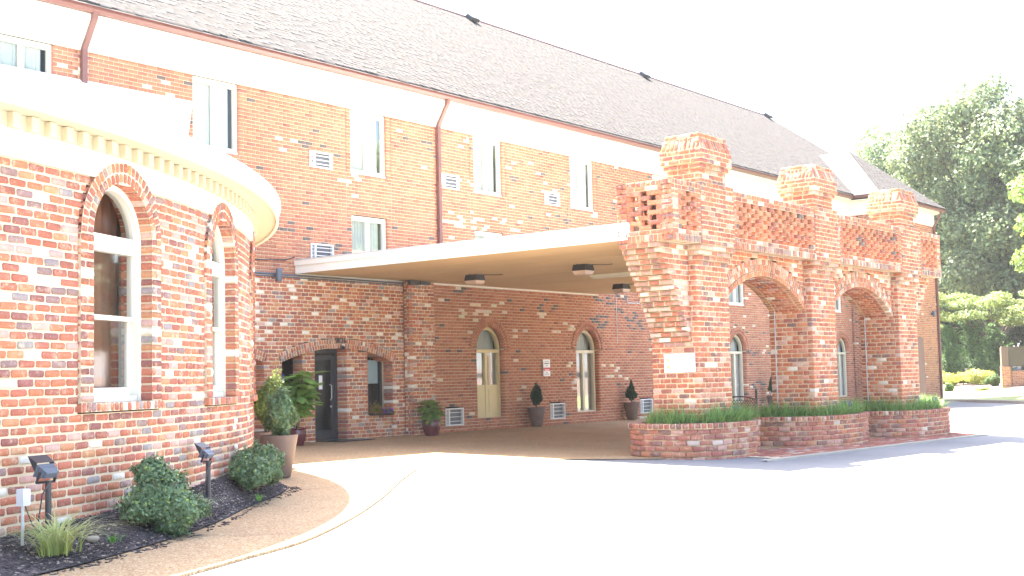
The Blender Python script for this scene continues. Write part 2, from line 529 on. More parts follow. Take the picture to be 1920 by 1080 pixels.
def cut_rows(a, b, blocks):
    iv = [(a, b)]
    for x0, x1 in blocks:
        out = []
        for p, q in iv:
            if x1 <= p or x0 >= q: out.append((p, q)); continue
            if x0 > p: out.append((p, x0))
            if x1 < q: out.append((x1, q))
        iv = out
    return iv

def fill(B, S, u0, u1, z0, z1, course, L, joint, pal, blocks=None, depth=0.1, edge_depth=None, off=0.0, out=0.0, rowspan=None, pick_fn=None, show=1.0, mort=None, mgap=0.007):
    """Running-bond bricks on surface S; blocks(zl, zh) gives the spans left open in a course."""
    rows = max(1, int(round((z1 - z0) / course))); ch = (z1 - z0) / rows
    for i in range(rows):
        zl, zh = z0 + i * ch, z0 + (i + 1) * ch
        a, b = (u0, u1) if rowspan is None else rowspan(i, zl, zh)
        bl = blocks(zl, zh) if blocks else []
        for p, q in cut_rows(a, b, bl):
            if q - p < 0.03: continue
            ph = off + (i % 2) * L / 2 + (0.0 if pal is PAL_S else rng.uniform(-0.03, 0.03))
            k = math.floor((p - ph) / L)
            e = [p]
            while True:
                k += 1
                x = ph + k * L
                if x >= q - 0.045: break
                if x > p + 0.045: e.append(x)
            e.append(q)
            for j in range(len(e) - 1):
                l = e[j + 1] - e[j]
                uc = (e[j] + e[j + 1]) / 2
                le, ri = joint / 2, joint / 2
                hole_l = j == 0 and p > a + 1e-6; hole_r = j == len(e) - 2 and q < b - 1e-6
                if j == 0: le = 0
                if j == len(e) - 2: ri = 0
                d = depth
                if edge_depth and (hole_l or hole_r): d = edge_depth
                col = pick_fn(uc, (zl + zh) / 2) if pick_fn else pick(pal)
                B.on(S, uc + (le - ri) / 2, (zl + zh) / 2, l - le - ri, ch - joint, d, col, out=out, show=show)
            if mort is not None:
                n = max(1, int((q - p) / 0.5)) if not isinstance(S, Plane) else 1
                pp, qq = p + (0.005 if p > a + 1e-6 else 0), q - (0.005 if q < b - 1e-6 else 0)
                for k2 in range(n):
                    x0, x1 = pp + (qq - pp) * k2 / n, pp + (qq - pp) * (k2 + 1) / n
                    mort.quad(S.P(x0, zl, out - mgap), S.P(x1, zl, out - mgap), S.P(x1, zh, out - mgap), S.P(x0, zh, out - mgap))

def ring(B, S, uc, zs, r0, r1, a0, a1, w, joint, pal, depth, out=0.0, mort=None, mgap=0.007, show=1.0, pick_fn=None):
    """Arch ring of radial bricks between angles a0..a1 (0 = to the right, pi/2 = up)."""
    rm = (r0 + r1) / 2
    n = max(3, int(round(abs(a1 - a0) * rm / w)))
    for k in range(n):
        a = a0 + (a1 - a0) * (k + 0.5) / n
        wl = abs(a1 - a0) * rm / n - joint
        u, z = uc + rm * math.cos(a), zs + rm * math.sin(a)
        col = pick_fn(u, z) if pick_fn else pick(pal)
        B.on(S, u, z, r1 - r0 - joint * 0.6, wl, depth, col, phi=a, out=out, show=show)
    if mort is not None:
        m = 24
        for k in range(m):
            a, b = a0 + (a1 - a0) * k / m, a0 + (a1 - a0) * (k + 1) / m
            f = lambda r, an: S.P(uc + r * math.cos(an), zs + r * math.sin(an), out - mgap)
            mort.quad(f(r0 + 0.004, a), f(r1, a), f(r1, b), f(r0 + 0.004, b))
            # soffit mortar
            g_ = lambda an, o_: S.P(uc + (r0 + 0.015) * math.cos(an), zs + (r0 + 0.015) * math.sin(an), o_)
            mort.quad(g_(a, out - mgap), g_(b, out - mgap), g_(b, out - depth), g_(a, out - depth))

def jamb(mort, S, u, z0, z1, depth, out=-0.007, side=1):
    """Mortar plane on the side of an opening at u; side=+1 when the wall lies to +u."""
    x = u + side * 0.013
    mort.quad(S.P(x, z0, out), S.P(x, z1, out), S.P(x, z1, out - depth), S.P(x, z0, out - depth))

# ------------------------------------------------------------------ ground
def g(x, y):
    c = 0.0105 + 0.00092 * (min(max(x, 4), 32) - 7)
    zz = -c * min(max(20 - y, 0), 13)
    if x > 36:
        k = min(1, (x - 36) / 10); zz = zz * (1 - k) - 0.14 * k
    return zz

def sheet(name, xs, ys, zf, m, kind='structure'):
    nx, ny = len(xs), len(ys)
    V = [(x, y, zf(x, y)) for y in ys for x in xs]
    F = [(j * nx + i, j * nx + i + 1, (j + 1) * nx + i + 1, (j + 1) * nx + i) for j in range(ny - 1) for i in range(nx - 1)]
    me = bpy.data.meshes.new(name); me.from_pydata(V, [], F); me.update()
    me.polygons.foreach_set('use_smooth', np.ones(len(me.polygons), bool))
    o = put(name, me, m); o['kind'] = kind
    return o

def strip(name, A, B, zf, m, nsub=6, nseg=8):
    """Sheet between two polylines A and B of equal length."""
    def res(P):
        P = np.array(P, float); d = np.concatenate(([0], np.cumsum(np.hypot(*np.diff(P, axis=0).T)))); q = np.linspace(0, d[-1], nseg * (len(P) - 1) + 1)
        # Catmull-like smoothing through the points
        return np.c_[np.interp(q, d, P[:, 0]), np.interp(q, d, P[:, 1])]
    a, b = res(A), res(B); n = len(a)
    V = []; F = []
    for j in range(nsub + 1):
        k = j / nsub
        for i in range(n):
            p = a[i] * (1 - k) + b[i] * k; V.append((p[0], p[1], zf(p[0], p[1], k)))
    for j in range(nsub):
        for i in range(n - 1): F.append((j * n + i, j * n + i + 1, (j + 1) * n + i + 1, (j + 1) * n + i))
    me = bpy.data.meshes.new(name); me.from_pydata(V, [], F); me.update()
    me.polygons.foreach_set('use_smooth', np.ones(len(me.polygons), bool))
    o = put(name, me, m); o['kind'] = 'structure'
    return o

def smooth_poly(P, n=6):
    P = np.array(P, float); out = []
    for i in range(len(P) - 1):
        p0, p1, p2, p3 = P[max(i - 1, 0)], P[i], P[i + 1], P[min(i + 2, len(P) - 1)]
        for k in range(n):
            t = k / n
            out.append(0.5 * ((2 * p1) + (-p0 + p2) * t + (2 * p0 - 5 * p1 + 4 * p2 - p3) * t * t + (-p0 + 3 * p1 - 3 * p2 + p3) * t ** 3))
    out.append(P[-1])
    return np.array(out)

sheet('ground', [-1500, -400, -60, 0, 60, 120, 400, 1500], [-1500, -400, -60, 0, 60, 120, 400, 1500], lambda x, y: -0.7, M['far_ground'])
sheet('driveway', np.linspace(-30, 75, 106), np.linspace(-40, 22, 63), g, M['asphalt'])

ROT_C, ROT_R = (1.202, 22.342), 13.617
rot = Cyl(ROT_C, ROT_R)
# aggregate path that rounds the curved wall, and the entrance apron
p_in = smooth_poly([(1.5, 7.2), (3.6, 7.7), (5.24, 8.31), (5.91, 8.64), (6.74, 9.09), (7.9, 9.83), (9.2, 10.85), (10.6, 11.85), (11.6, 13.0)])
p_out = smooth_poly([(1.5, 6.3), (3.9, 6.8), (5.66, 7.45), (6.53, 7.8), (7.6, 8.25), (9.1, 9.2), (10.9, 10.5), (12.7, 11.9), (14.6, 13.3)])
strip('footpath', p_in, p_out, lambda x, y, k: g(x, y) + 0.022, M['pebble'], 4, 2)
apron_a = [(11.6, 13.0), (14.6, 13.3), (15.6, 13.6), (17.4, 12.9), (18.6, 11.4), (20.2, 10.9), (26, 10.9), (31.5, 10.9)]
apron_b = [(11.0, 13.3), (11.9, 14.6), (13.0, 16.4), (14.6, 19.0), (16.0, 20.6), (20.0, 20.6), (26, 20.6), (31.5, 20.6)]
strip('entrance_apron', apron_b, apron_a, lambda x, y, k: g(x, y) + 0.014, M['pebble'], 24, 6)
# narrow concrete edging along the path
edge = MB()
for P0, P1 in zip(p_out[:-1], p_out[1:]):
    d = (P1 - P0) / np.linalg.norm(P1 - P0); nn = np.array([d[1], -d[0]])
    a0, a1, b0, b1 = P0, P1, P0 + nn * 0.03, P1 + nn * 0.03
    z0, z1 = g(*P0) + 0.026, g(*P1) + 0.026
    edge.add([(a0[0], a0[1], z0), (a1[0], a1[1], z1), (b1[0], b1[1], z1), (b0[0], b0[1], z0), (b0[0], b0[1], z0 - .08), (b1[0], b1[1], z1 - .08)], [(0, 1, 2, 3), (3, 2, 5, 4)])
o = put('path_edging', edge.mesh('path_edging'), M['pebble']); o['kind'] = 'structure'
jt = MB()
for (x0, y0), (x1, y1) in (((10.75, 11.95), (12.75, 11.9)), ((7.1, 9.32), (7.9, 8.5))):
    for k in range(6):
        a0, a1 = k / 6, (k + 1) / 6
        P0 = (x0 + (x1 - x0) * a0, y0 + (y1 - y0) * a0); P1 = (x0 + (x1 - x0) * a1, y0 + (y1 - y0) * a1)
        jt.quad((P0[0], P0[1] - .008, g(*P0) + .0265), (P1[0], P1[1] - .008, g(*P1) + .0265), (P1[0], P1[1] + .008, g(*P1) + .0265), (P0[0], P0[1] + .008, g(*P0) + .0265))
o = put('path_joint', jt.mesh('path_joint'), M['soil']); o['kind'] = 'structure'
# mulch bed between wall and path
p_bed = smooth_poly([(1.5, 7.2), (3.6, 7.7), (5.24, 8.31), (5.91, 8.64), (6.74, 9.09), (7.9, 9.83), (9.2, 10.85), (10.6, 11.85), (11.15, 12.4)])
bed_a = [tuple(rot.P(math.radians(a) * ROT_R, 0, 0.02)[:2]) for a in np.linspace(2, 44.5, 49)]
def bed_z(x, y, k):
    n_ = 0.012 * math.sin(x * 9 + y * 4) + 0.01 * math.sin(y * 13 - x * 5)
    th = math.degrees(math.atan2(x - ROT_C[0], ROT_C[1] - y))
    zw = 0.08 + 0.008 * min(20, max(0, th - 18))
    k = k * k * (3 - 2 * k) * .5 + k * .5
    return zw * (1 - k) + (g(x, y) + 0.035) * k + n_ * (1 - abs(2 * k - 1))
strip('mulch_bed', bed_a, p_bed, bed_z, M['mulch'], 14, 1)
_ba, _bb = np.array(bed_a), np.array(p_bed)
def bed_uv(i, k):
    i0 = min(int(i), len(_bb) - 2); f = i - i0
    a, b = _ba[i0] * (1 - f) + _ba[i0 + 1] * f, _bb[i0] * (1 - f) + _bb[i0 + 1] * f
    p = a * (1 - k) + b * k
    return p[0], p[1], bed_z(p[0], p[1], k)
def bed_height(x, y):
    d = math.hypot(x - ROT_C[0], y - ROT_C[1]) - ROT_R
    th = math.atan2(x - ROT_C[0], ROT_C[1] - y)
    # local width of the bed
    dd = np.hypot(_bb[:, 0] - ROT_C[0], _bb[:, 1] - ROT_C[1]) - ROT_R; tt = np.arctan2(_bb[:, 0] - ROT_C[0], ROT_C[1] - _bb[:, 1])
    w = max(.1, float(np.interp(th, tt, dd)))
    return bed_z(x, y, min(1, max(0, d / w)))
# loose chips over the bed so it reads as shredded bark
chips = Bricks(TB, 0.0)
for i in range(9000):
    kk = rng.random() * 1.06
    if kk > .93 and rng.random() < .6: continue
    q = np.array(bed_uv(rng.uniform(8, len(_bb) - 1), min(kk, 1.0))); q[2] += .008
    if kk > 1: q[:2] += (rng.uniform(0, .12), -rng.uniform(0, .12)); q[2] = g(q[0], q[1]) + .03
    an = rng.uniform(0, math.pi); t = np.array([math.cos(an), math.sin(an), rng.uniform(-.3, .3)]); t /= np.linalg.norm(t)
    nn = np.cross(t, np.array([-math.sin(an), math.cos(an), rng.uniform(-.5, .5)])); nn /= np.linalg.norm(nn)
    v = rng.random()
    c = 0.035 + 0.07 * rng.random(); col = (c * 1.12, c * 0.92, c * 0.9) if v < 0.945 else (0.42, 0.32, 0.25)
    chips.add(q, t, np.cross(nn, t), nn, rng.uniform(.015, .055), rng.uniform(.006, .016), 0.006, col, 0)
chips.build(None, M['mulch_chip'], 0, 'mulch_chip', 'mulch_chips')
tag([o for o in COL.objects if o.name.startswith('mulch_chips')][0], 'dark shredded bark chips spread over the planting bed', 'mulch', kind='stuff')

# ------------------------------------------------------------------ window builders (local x = viewer's left, y = outward, z up)
def wmat(S, u, z=0.0, out=0.0):
    t, n = S.fr(u); tb = np.cross(n, Z); o = S.P(u, z, out)
    return Matrix(((tb[0], n[0], 0, o[0]), (tb[1], n[1], 0, o[1]), (tb[2], n[2], 1, o[2]), (0, 0, 0, 1)))

def arch_path(hw, z0, zs, rise=None, n=20):
    r = hw
    P = [(-hw, z0), (-hw, zs)] + [(-r * math.cos(math.pi * k / n), zs + r * math.sin(math.pi * k / n)) for k in range(1, n)] + [(hw, zs), (hw, z0)]
    N = [(1, 0), (1, 0)] + [(math.cos(math.pi * k / n), -math.sin(math.pi * k / n)) for k in range(1, n)] + [(-1, 0), (-1, 0)]
    return P, N

def arch_fill(mb, hw, z0, zs, y, n=20):
    P = [(-hw, z0), (-hw, zs)] + [(-hw * math.cos(math.pi * k / n), zs + hw * math.sin(math.pi * k / n)) for k in range(1, n)] + [(hw, zs), (hw, z0)]
    mb.add([(x, y, z) for x, z in P], [tuple(range(len(P)))])

def wavy(mb, x0, x1, y, z0, z1, amp=0.02, per=0.11):
    n = max(8, int((x1 - x0) / per * 6)); V = []; ph = rng.uniform(0, 6)
    for i in range(n + 1):
        x = x0 + (x1 - x0) * i / n; yy = y + amp * math.sin(2 * math.pi * x / per + ph + math.sin(x * 9))
        V += [(x, yy, z0), (x, yy, z1)]
    mb.add(V, [(2 * i, 2 * i + 2, 2 * i + 3, 2 * i + 1) for i in range(n)])

def room(mb, hw, z0, z1, y0, y1):
    for q in (((-hw, y1, z0), (hw, y1, z0), (hw, y1, z1), (-hw, y1, z1)), ((-hw, y0, z0), (-hw, y1, z0), (-hw, y1, z1), (-hw, y0, z1)),
              ((hw, y0, z0), (hw, y1, z0), (hw, y1, z1), (hw, y0, z1)), ((-hw, y0, z0), (hw, y0, z0), (hw, y1, z0), (-hw, y1, z0)), ((-hw, y0, z1), (hw, y0, z1), (hw, y1, z1), (-hw, y1, z1))):
        mb.quad(*q)

CACHE = {}
def cached(key, fn):
    if key not in CACHE: CACHE[key] = fn()
    return CACHE[key]

def arched_sash(parent, S, u):
    """Tall round-headed sash window of the curved wall."""
    def frame():
        b = MB(); P, N = arch_path(0.60, 1.09, 2.80); b.sweep(P, 0.0, 0.065, -0.30, -0.16, N)
        b.box(-0.52, 0.52, -0.29, -0.17, 1.09, 1.15)
        P, N = arch_path(0.535, 2.84, 2.84); b.sweep(P, 0.0, 0.035, -0.28, -0.20, N)
        return b.rs().mesh('window')
    mw = wmat(S, u)
    w = put('window', cached('as_f', frame), M['white'], parent, mw)
    put('transom', cached('as_t', lambda: MB().box(-.53, .53, -.29, -.155, 2.77, 2.85).box(-.53, .53, -.285, -.18, 2.68, 2.77).rs().mesh('transom')), M['white'], w, mw)
    def sash():
        b = MB()
        b.box(-.535, -.50, -.255, -.205, 1.97, 2.68).box(.50, .535, -.255, -.205, 1.97, 2.68)
        b.box(-.50, .50, -.25, -.20, 1.955, 2.005)
        b.box(-.535, -.485, -.30, -.26, 1.15, 1.955).box(.485, .535, -.30, -.26, 1.15, 1.955).box(-.485, .485, -.30, -.26, 1.15, 1.24)
        return b.rs().mesh('sash')
    put('sash', cached('as_s', sash), M['white'], w, mw)
    put('pane', cached('as_p1', lambda: MB().quad((-.505, -.23, 2.0), (.505, -.23, 2.0), (.505, -.23, 2.69), (-.505, -.23, 2.69)).rs().mesh('pane')), M['glass'], w, mw)
    put('pane', cached('as_p2', lambda: MB().quad((-.49, -.28, 1.24), (.49, -.28, 1.24), (.49, -.28, 1.96), (-.49, -.28, 1.96)).rs().mesh('pane')), M['glass'], w, mw)
    def p3():
        b = MB(); arch_fill(b, 0.505, 2.84, 2.84, -.245); return b.rs().mesh('pane')
    put('pane', cached('as_p3', p3), M['glass'], w, mw)
    def drape():
        b = MB(); wavy(b, -.75, -.08, -.55, 1.0, 3.5, 0.03, 0.17); wavy(b, -.1, .75, -.60, 1.0, 3.5, 0.03, 0.2); return b.rs().mesh('curtain')
    put('curtain', cached('as_d', drape), M['timber'], w, mw)
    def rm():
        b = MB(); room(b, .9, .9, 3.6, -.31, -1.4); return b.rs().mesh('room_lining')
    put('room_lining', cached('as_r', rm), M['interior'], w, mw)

def casement(parent, S, u, z0, z1, key, hw=0.575):
    """Flat-headed upstairs window: two lights with curtains."""
    h = z1 - z0; mw = wmat(S, u, z0)
    def frame():
        b = MB(); f = 0.065
        b.box(-hw, -hw + f, -.15, -.06, 0, h).box(hw - f, hw, -.15, -.06, 0, h).box(-hw + f, hw - f, -.15, -.06, 0, f).box(-hw + f, hw - f, -.15, -.06, h - .10, h)
        b.box(-.05, .05, -.145, -.07, f, h - .10)
        b.box(-hw - .01, hw + .01, -.15, -.03, -.035, -.002)
        return b.mesh('window')
    w = put('window', cached(key + 'f', frame), M['white'], parent, mw)
    for s_ in (-1, 1):
        x0, x1 = (-hw + .06, -.05) if s_ < 0 else (.05, hw - .06)
        put('pane', cached(key + 'p%d' % s_, lambda: MB().quad((x0, -.115, .06), (x1, -.115, .06), (x1, -.115, h - .1), (x0, -.115, h - .1)).mesh('pane')), M['glass'], w, mw)
    def cur():
        b = MB(); wavy(b, -hw + .14, -.03, -.165, .03, h, 0.014, 0.075); wavy(b, .02, hw - .05, -.17, .03, h, 0.014, 0.08); return b.mesh('curtain')
    put('curtain', cached(key + 'c', cur), M['curtain'], w, mw)
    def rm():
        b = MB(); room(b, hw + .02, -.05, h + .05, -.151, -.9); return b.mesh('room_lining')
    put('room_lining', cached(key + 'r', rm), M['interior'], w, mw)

def grille(parent, S, u, z0, z1, hw=0.335):
    h = z1 - z0; k = 'gr%.2f' % h; mw = wmat(S, u, z0)
    def frame():
        b = MB(); f = 0.03
        b.box(-hw, -hw + f, -.06, .025, 0, h).box(hw - f, hw, -.06, .025, 0, h).box(-hw + f, hw - f, -.06, .025, 0, f).box(-hw + f, hw - f, -.06, .025, h - f, h)
        b.box(hw * .52, hw * .66, -.05, .02, f, h - f)
        return b.mesh('vent_grille')
    w = put('vent_grille', cached(k + 'f', frame), M['pale'], parent, mw)
    n = 4
    def slat(): return MB().box(-hw + .03, hw - .03, -.03, .012, -.007, .007).mesh('slat')
    me = cached(k + 's', slat)
    for i in range(1, n):
        put('slat', me, M['pale'], w, wmat(S, u, z0 + h * i / n))
    put('backing', cached(k + 'b', lambda: MB().quad((-hw, -.055, 0), (hw, -.055, 0), (hw, -.055, h), (-hw, -.055, h)).mesh('backing')), M['grey_metal'], w, mw)

def arched_light(parent, S, u, door=False):
    """Ground-floor round-headed opening: door with glazed top or full-height window."""
    hw, z0, zs = 0.55, 0.27, 2.03
    mw = wmat(S, u); mt = M['door_cream'] if door else M['cream']; k = 'al%d' % door
    def frame():
        b = MB(); P, N = arch_path(hw, z0, zs); b.sweep(P, 0, .075, -.24, -.14, N)
        b.box(-hw + .075, hw - .075, -.235, -.145, z0, z0 + .07).box(-hw + .075, hw - .075, -.235, -.13, 1.93, 2.01)
        b.box(-.045, .045, -.23, -.15, z0 + .07, 1.93)
        return b.mesh('door' if door else 'window')
    w = put('door' if door else 'window', cached(k + 'f', frame), mt, parent, mw)
    zb = 1.12 if door else z0 + .07
    for s_ in (-1, 1):
        x0, x1 = (-hw + .07, -.04) if s_ < 0 else (.04, hw - .07)
        put('pane', cached(k + 'p%d' % s_, lambda: MB().quad((x0, -.2, zb), (x1, -.2, zb), (x1, -.2, 1.94), (x0, -.2, 1.94)).mesh('pane')), M['glass'], w, mw)
        if door:
            def pan():
                b = MB(); b.box(x0, x1, -.22, -.165, z0 + .07, 1.12); b.box(x0 + .06, x1 - .06, -.19, -.155, z0 + .16, 1.02); return b.mesh('door_panel')
            put('door_panel', cached(k + 'q%d' % s_, pan), mt, w, mw)
    def p3():
        b = MB(); arch_fill(b, hw - .07, 2.0, zs, -.2); return b.mesh('pane')
    put('pane', cached(k + 'p3', p3), M['glass'], w, mw)
    def cur():
        b = MB(); wavy(b, -hw + .02, -.14, -.30, z0, 1.95, .018, .08); wavy(b, -.02, hw - .14, -.32, z0, 1.95, .018, .085); wavy(b, -hw, hw, -.34, 1.95, 2.6, .01, .1); return b.mesh('curtain')
    put('curtain', cached(k + 'c', cur), M['curtain'], w, mw)
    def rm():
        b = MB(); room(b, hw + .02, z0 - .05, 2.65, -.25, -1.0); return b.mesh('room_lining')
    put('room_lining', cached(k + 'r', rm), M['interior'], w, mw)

# ------------------------------------------------------------------ curved wing (rotunda)
rotunda = empty('rotunda', (8.2, 10.8, 0.1), 'curved tumbled red brick wing with white cornice and tall round-headed windows', 'building')
WIN_A = [14.1, 25.4, 36.7, 48.0]
WU = [math.radians(a) * ROT_R for a in WIN_A]
rb = Bricks(TT, 0.003); rm_ = MB()
HW, RO, SPR = 0.525, 0.718, 2.603
def rot_blocks(zl, zh):
    zm = (zl + zh) / 2; out = []
    for u in WU:
        if zm < 1.027: continue
        if zm < SPR: out.append((u - RO, u + RO))
        else:
            d = RO ** 2 - (zm - SPR) ** 2
            if d > 0: out.append((u - math.sqrt(d), u + math.sqrt(d)))
    return out
U0, U1 = math.radians(9) * ROT_R, math.radians(79) * ROT_R
fill(rb, rot, U0, U1, 0.0, 3.12, 0.078, 0.206, 0.020, PAL_T, rot_blocks, 0.1, mort=rm_)
for u in WU:
    # jamb bands beside the opening, proud of the wall
    for s_ in (-1, 1):
        a, b = (u - RO, u - HW) if s_ < 0 else (u + HW, u + RO)
        fill(rb, rot, a, b, 1.106, SPR, 0.078, 0.197, 0.015, PAL_T, None, 0.33, off=a, out=0.03, mort=rm_, mgap=0.008)
        jamb(rm_, rot, u + s_ * HW, 1.106, SPR, 0.3, 0.02, s_)
        jamb(rm_, rot, u + s_ * (RO - 0.012), 1.027, SPR, 0.05, 0.02, s_)
    ring(rb, rot, u, SPR, HW, HW + .0945, 0, math.pi, 0.073, 0.015, PAL_T, 0.33, 0.03, rm_, 0.008)
    ring(rb, rot, u, SPR, HW + .098, RO, 0, math.pi, 0.073, 0.015, PAL_T, 0.12, 0.034, rm_, 0.008)
    n_ = 20
    for i in range(n_):                      # rowlock sill
        x = u - .735 + 1.47 * (i + .5) / n_
        rb.on(rot, x, 1.066, 1.47 / n_ - .011, .075, .33, pick(PAL_T), out=0.05)
    for k in range(6):
        x0, x1 = u - .735 + 1.47 * k / 6, u - .735 + 1.47 * (k + 1) / 6
        rm_.quad(rot.P(x0, 1.027, .043), rot.P(x1, 1.027, .043), rot.P(x1, 1.104, .043), rot.P(x0, 1.104, .043))
        rm_.quad(rot.P(x0, 1.1, .043), rot.P(x1, 1.1, .043), rot.P(x1, 1.1, -.3), rot.P(x0, 1.1, -.3))
put('wall', rm_.mesh('wall'), M['mortar_t'], rotunda)
rb.build(rotunda, M['brick_t'], 300)
for u in WU: arched_sash(rotunda, rot, u)

def cyl_sweep(prof, a0, a1, n, closed=True):
    b = MB(); m = len(prof); V = []
    for i in range(n + 1):
        a = math.radians(a0 + (a1 - a0) * i / n)
        for o_, z_ in prof: V.append(rot.P(a * ROT_R, z_, o_))
    Fs = []
    for i in range(n):
        for k in range(m if closed else m - 1):
            k2 = (k + 1) % m; Fs.append((i * m + k, i * m + k2, (i + 1) * m + k2, (i + 1) * m + k))
    b.add(V, Fs); return b
cor = put('cornice', cyl_sweep([(-.02, 3.122), (.022, 3.122), (.022, 3.355), (-.02, 3.355)], 8, 79.5, 100).mesh('cornice'), M['white'], rotunda)
smooth_by_angle(cor)
bk = put('dentil_board', cyl_sweep([(-.02, 3.357), (.012, 3.357), (.012, 3.486), (-.02, 3.486)], 8, 79.5, 100).mesh('dentil_board'), M['cream'], cor); smooth_by_angle(bk)
dm = MB().box(-.045, .045, 0.0, .06, 0, .122).mesh('dentil')
for k in range(60):
    a = math.radians(11 + k * 0.95); put('dentil', dm, M['cream'], cor, wmat(rot, a * ROT_R, 3.36, .012))
sf = put('soffit', cyl_sweep([(-.02, 3.488), (.33, 3.488)], 8, 79.5, 100, False).mesh('soffit'), M['cream'], rotunda); smooth_by_angle(sf)
fa = put('fascia', cyl_sweep([(.32, 3.455), (.36, 3.455), (.36, 3.645), (.32, 3.645)], 8, 79.5, 130).mesh('fascia'), M['white'], rotunda); smooth_by_angle(fa)
rb2 = MB(); V = []; n_ = 90; mm_ = 6
for i in range(n_ + 1):
    th = 6 + (79.5 - 6) * i / n_
    e = rot.P(math.radians(th) * ROT_R, 3.655, .385); tp = np.array([2.0 + (15.62 - 2.0) * (i / n_) ** 0.9, 19.985, 6.84])
    for k in range(mm_ + 1): V.append(e + (tp - e) * k / mm_)
rb2.add(V, [(i * (mm_ + 1) + k, (i + 1) * (mm_ + 1) + k, (i + 1) * (mm_ + 1) + k + 1, i * (mm_ + 1) + k + 1) for i in range(n_) for k in range(mm_)])
ro = put('roof', rb2.mesh('roof', True), M['roof_white'], rotunda)
de = put('drip_edge', cyl_sweep([(.33, 3.647), (.39, 3.647), (.39, 3.665), (.33, 3.665)], 8, 79.5, 130).mesh('drip_edge'), M['roof_white'], ro); smooth_by_angle(de)

# ------------------------------------------------------------------ main building
main = empty('main_building', (30, 20, 0), 'long three-storey brick hotel building with grey shingle roof and brown gutter', 'building')
WY = 20.0
wall = Plane((0, WY, 0), (1, 0, 0), (0, -1, 0))
WX = [12.0, 16.21, 20.55, 24.86, 29.06, 33.4, 37.98, 42.3, 46.0]
GX = [14.6, 19.06, 23.36, 27.6, 32.08, 36.3, 40.6]
AX = [24.8, 29.1, 33.4, 37.95, 42.2, 46.5]
clus = [(rng.uniform(9.5, 47), rng.uniform(0.2, 7.2), rng.uniform(.25, .7), rng.uniform(.06, .2), rng.random() < 0.5) for _ in range(150)]
def pick_s(u, z):
    for cx, cz, sx, sz, dk in clus:
        if abs(u - cx) < sx and abs(z - cz) < sz:
            if rng.random() < (0.34 if dk else .2): return DARK_S if dk else tuple(c * rng.uniform(.85, 1.05) for c in WHITE_S)
    r = rng.random()
    if r < 0.012: return DARK_S
    if r < 0.022: return WHITE_S
    return pick(PAL_S, .07)
def arch_half(zm, hw, zs):
    if zm < zs: return hw
    d = hw * hw - (zm - zs) ** 2
    return math.sqrt(d) if d > 0 else 0
def main_blocks(zl, zh):
    zm = (zl + zh) / 2; o = []
    if 5.95 < zm: o += [(x - .575, x + .575) for x in WX]
    if 3.56 < zm < 4.98: o += [(x - .575, x + .575) for x in WX if x > 18]
    for a, b in ((5.91, 6.28), (3.91, 4.26), (0.15, 0.58)):
        if a < zm < b: o += [(x - .335, x + .335) for x in GX if not (b < 1 and x < 22)]
    if .27 < zm:
        for x in AX:
            h_ = arch_half(zm, .77, 2.03)
            if h_ > 0:
                if zm < 2.03: h_ = .55
                o.append((x - h_, x + h_))
    if zm < 3.5: o.append((17.0, 22.39))
    # control joints
    o += [(x - .006, x + .006) for x in (19.83, 21.28, 24.14, 25.6, 28.36, 29.8, 33.0) if zm > 3.6]
    return o
mb_ = Bricks(TB); mm2 = MB()
fill(mb_, wall, 9.0, 17.0, 4.0, 7.38, .0765, .2127, .0115, PAL_S, main_blocks, .09, .14, pick_fn=pick_s, mort=mm2, mgap=.006)
fill(mb_, wall, 17.0, 47.5, 0.0, 7.38, .0765, .2127, .0115, PAL_S, main_blocks, .09, .14, pick_fn=pick_s, mort=mm2, mgap=.006)
# projecting soldier band near the wall head
wing_front = Plane((0, 18.9, 0), (1, 0, 0), (0, -1, 0))
wing_side = Plane((47.5, 0, 0), (0, -1, 0), (-1, 0, 0))
fill(mb_, wing_front, 47.5, 54.0, -.15, 7.38, .0765, .2127, .0115, PAL_S, None, .09, pick_fn=pick_s, mort=mm2, mgap=.006)
fill(mb_, wing_side, -20.0, -18.9, -.15, 7.38, .0765, .2127, .0115, PAL_S, None, .09, pick_fn=pick_s, mort=mm2, mgap=.006)
for x in AX:
    ring(mb_, wall, x, 2.03, .55, .655, 0, math.pi, .076, .011, PAL_S, .14, .02, mm2, .006)
    ring(mb_, wall, x, 2.03, .665, .77, 0, math.pi, .076, .011, PAL_S, .11, .032, mm2, .006)
    for s_ in (-1, 1): jamb(mm2, wall, x + s_ * .55, .27, 2.03, .14, 0, s_)
    mm2.quad(wall.P(x - .55, .265, 0), wall.P(x + .55, .265, 0), wall.P(x + .55, .265, -.2), wall.P(x - .55, .265, -.2))
for x in WX:
    for s_ in (-1, 1):
        jamb(mm2, wall, x + s_ * .575, 5.95, 7.38, .14, 0, s_); jamb(mm2, wall, x + s_ * .575, 3.56, 4.98, .14, 0, s_)
for x in (19.83, 21.28, 24.14, 25.6, 28.36, 29.8, 33.0):
    put('control_joint', cached('cj', lambda: MB().box(-.005, .005, -.02, -.003, 3.6, 5.94).mesh('control_joint')), M['sealant'], main, wmat(wall, x))
wl = put('wall', mm2.mesh('wall'), M['mortar_s'], main)
mb_.build(main, M['brick_s'], 200)
# solid body behind the facade so nothing shows through
put('wall_core', MB().box(-20, 47.4, 21.2, 31, -.3, 7.9).box(47.6, 53.9, 19.0, 31, -.3, 7.9).mesh('wall_core'), M['interior'], main)
for x in WX:
    casement(main, wall, x, 5.97, 7.38, 'w3')
    if x > 18: casement(main, wall, x, 3.58, 4.98, 'w2')
for x in GX:
    if x > 14: grille(main, wall, x, 5.92, 6.28)
    if x > 18: grille(main, wall, x, 3.92, 4.26)
    if x > 22: grille(main, wall, x, .16, .58)
for i, x in enumerate(AX): arched_light(main, wall, x, i == 0)
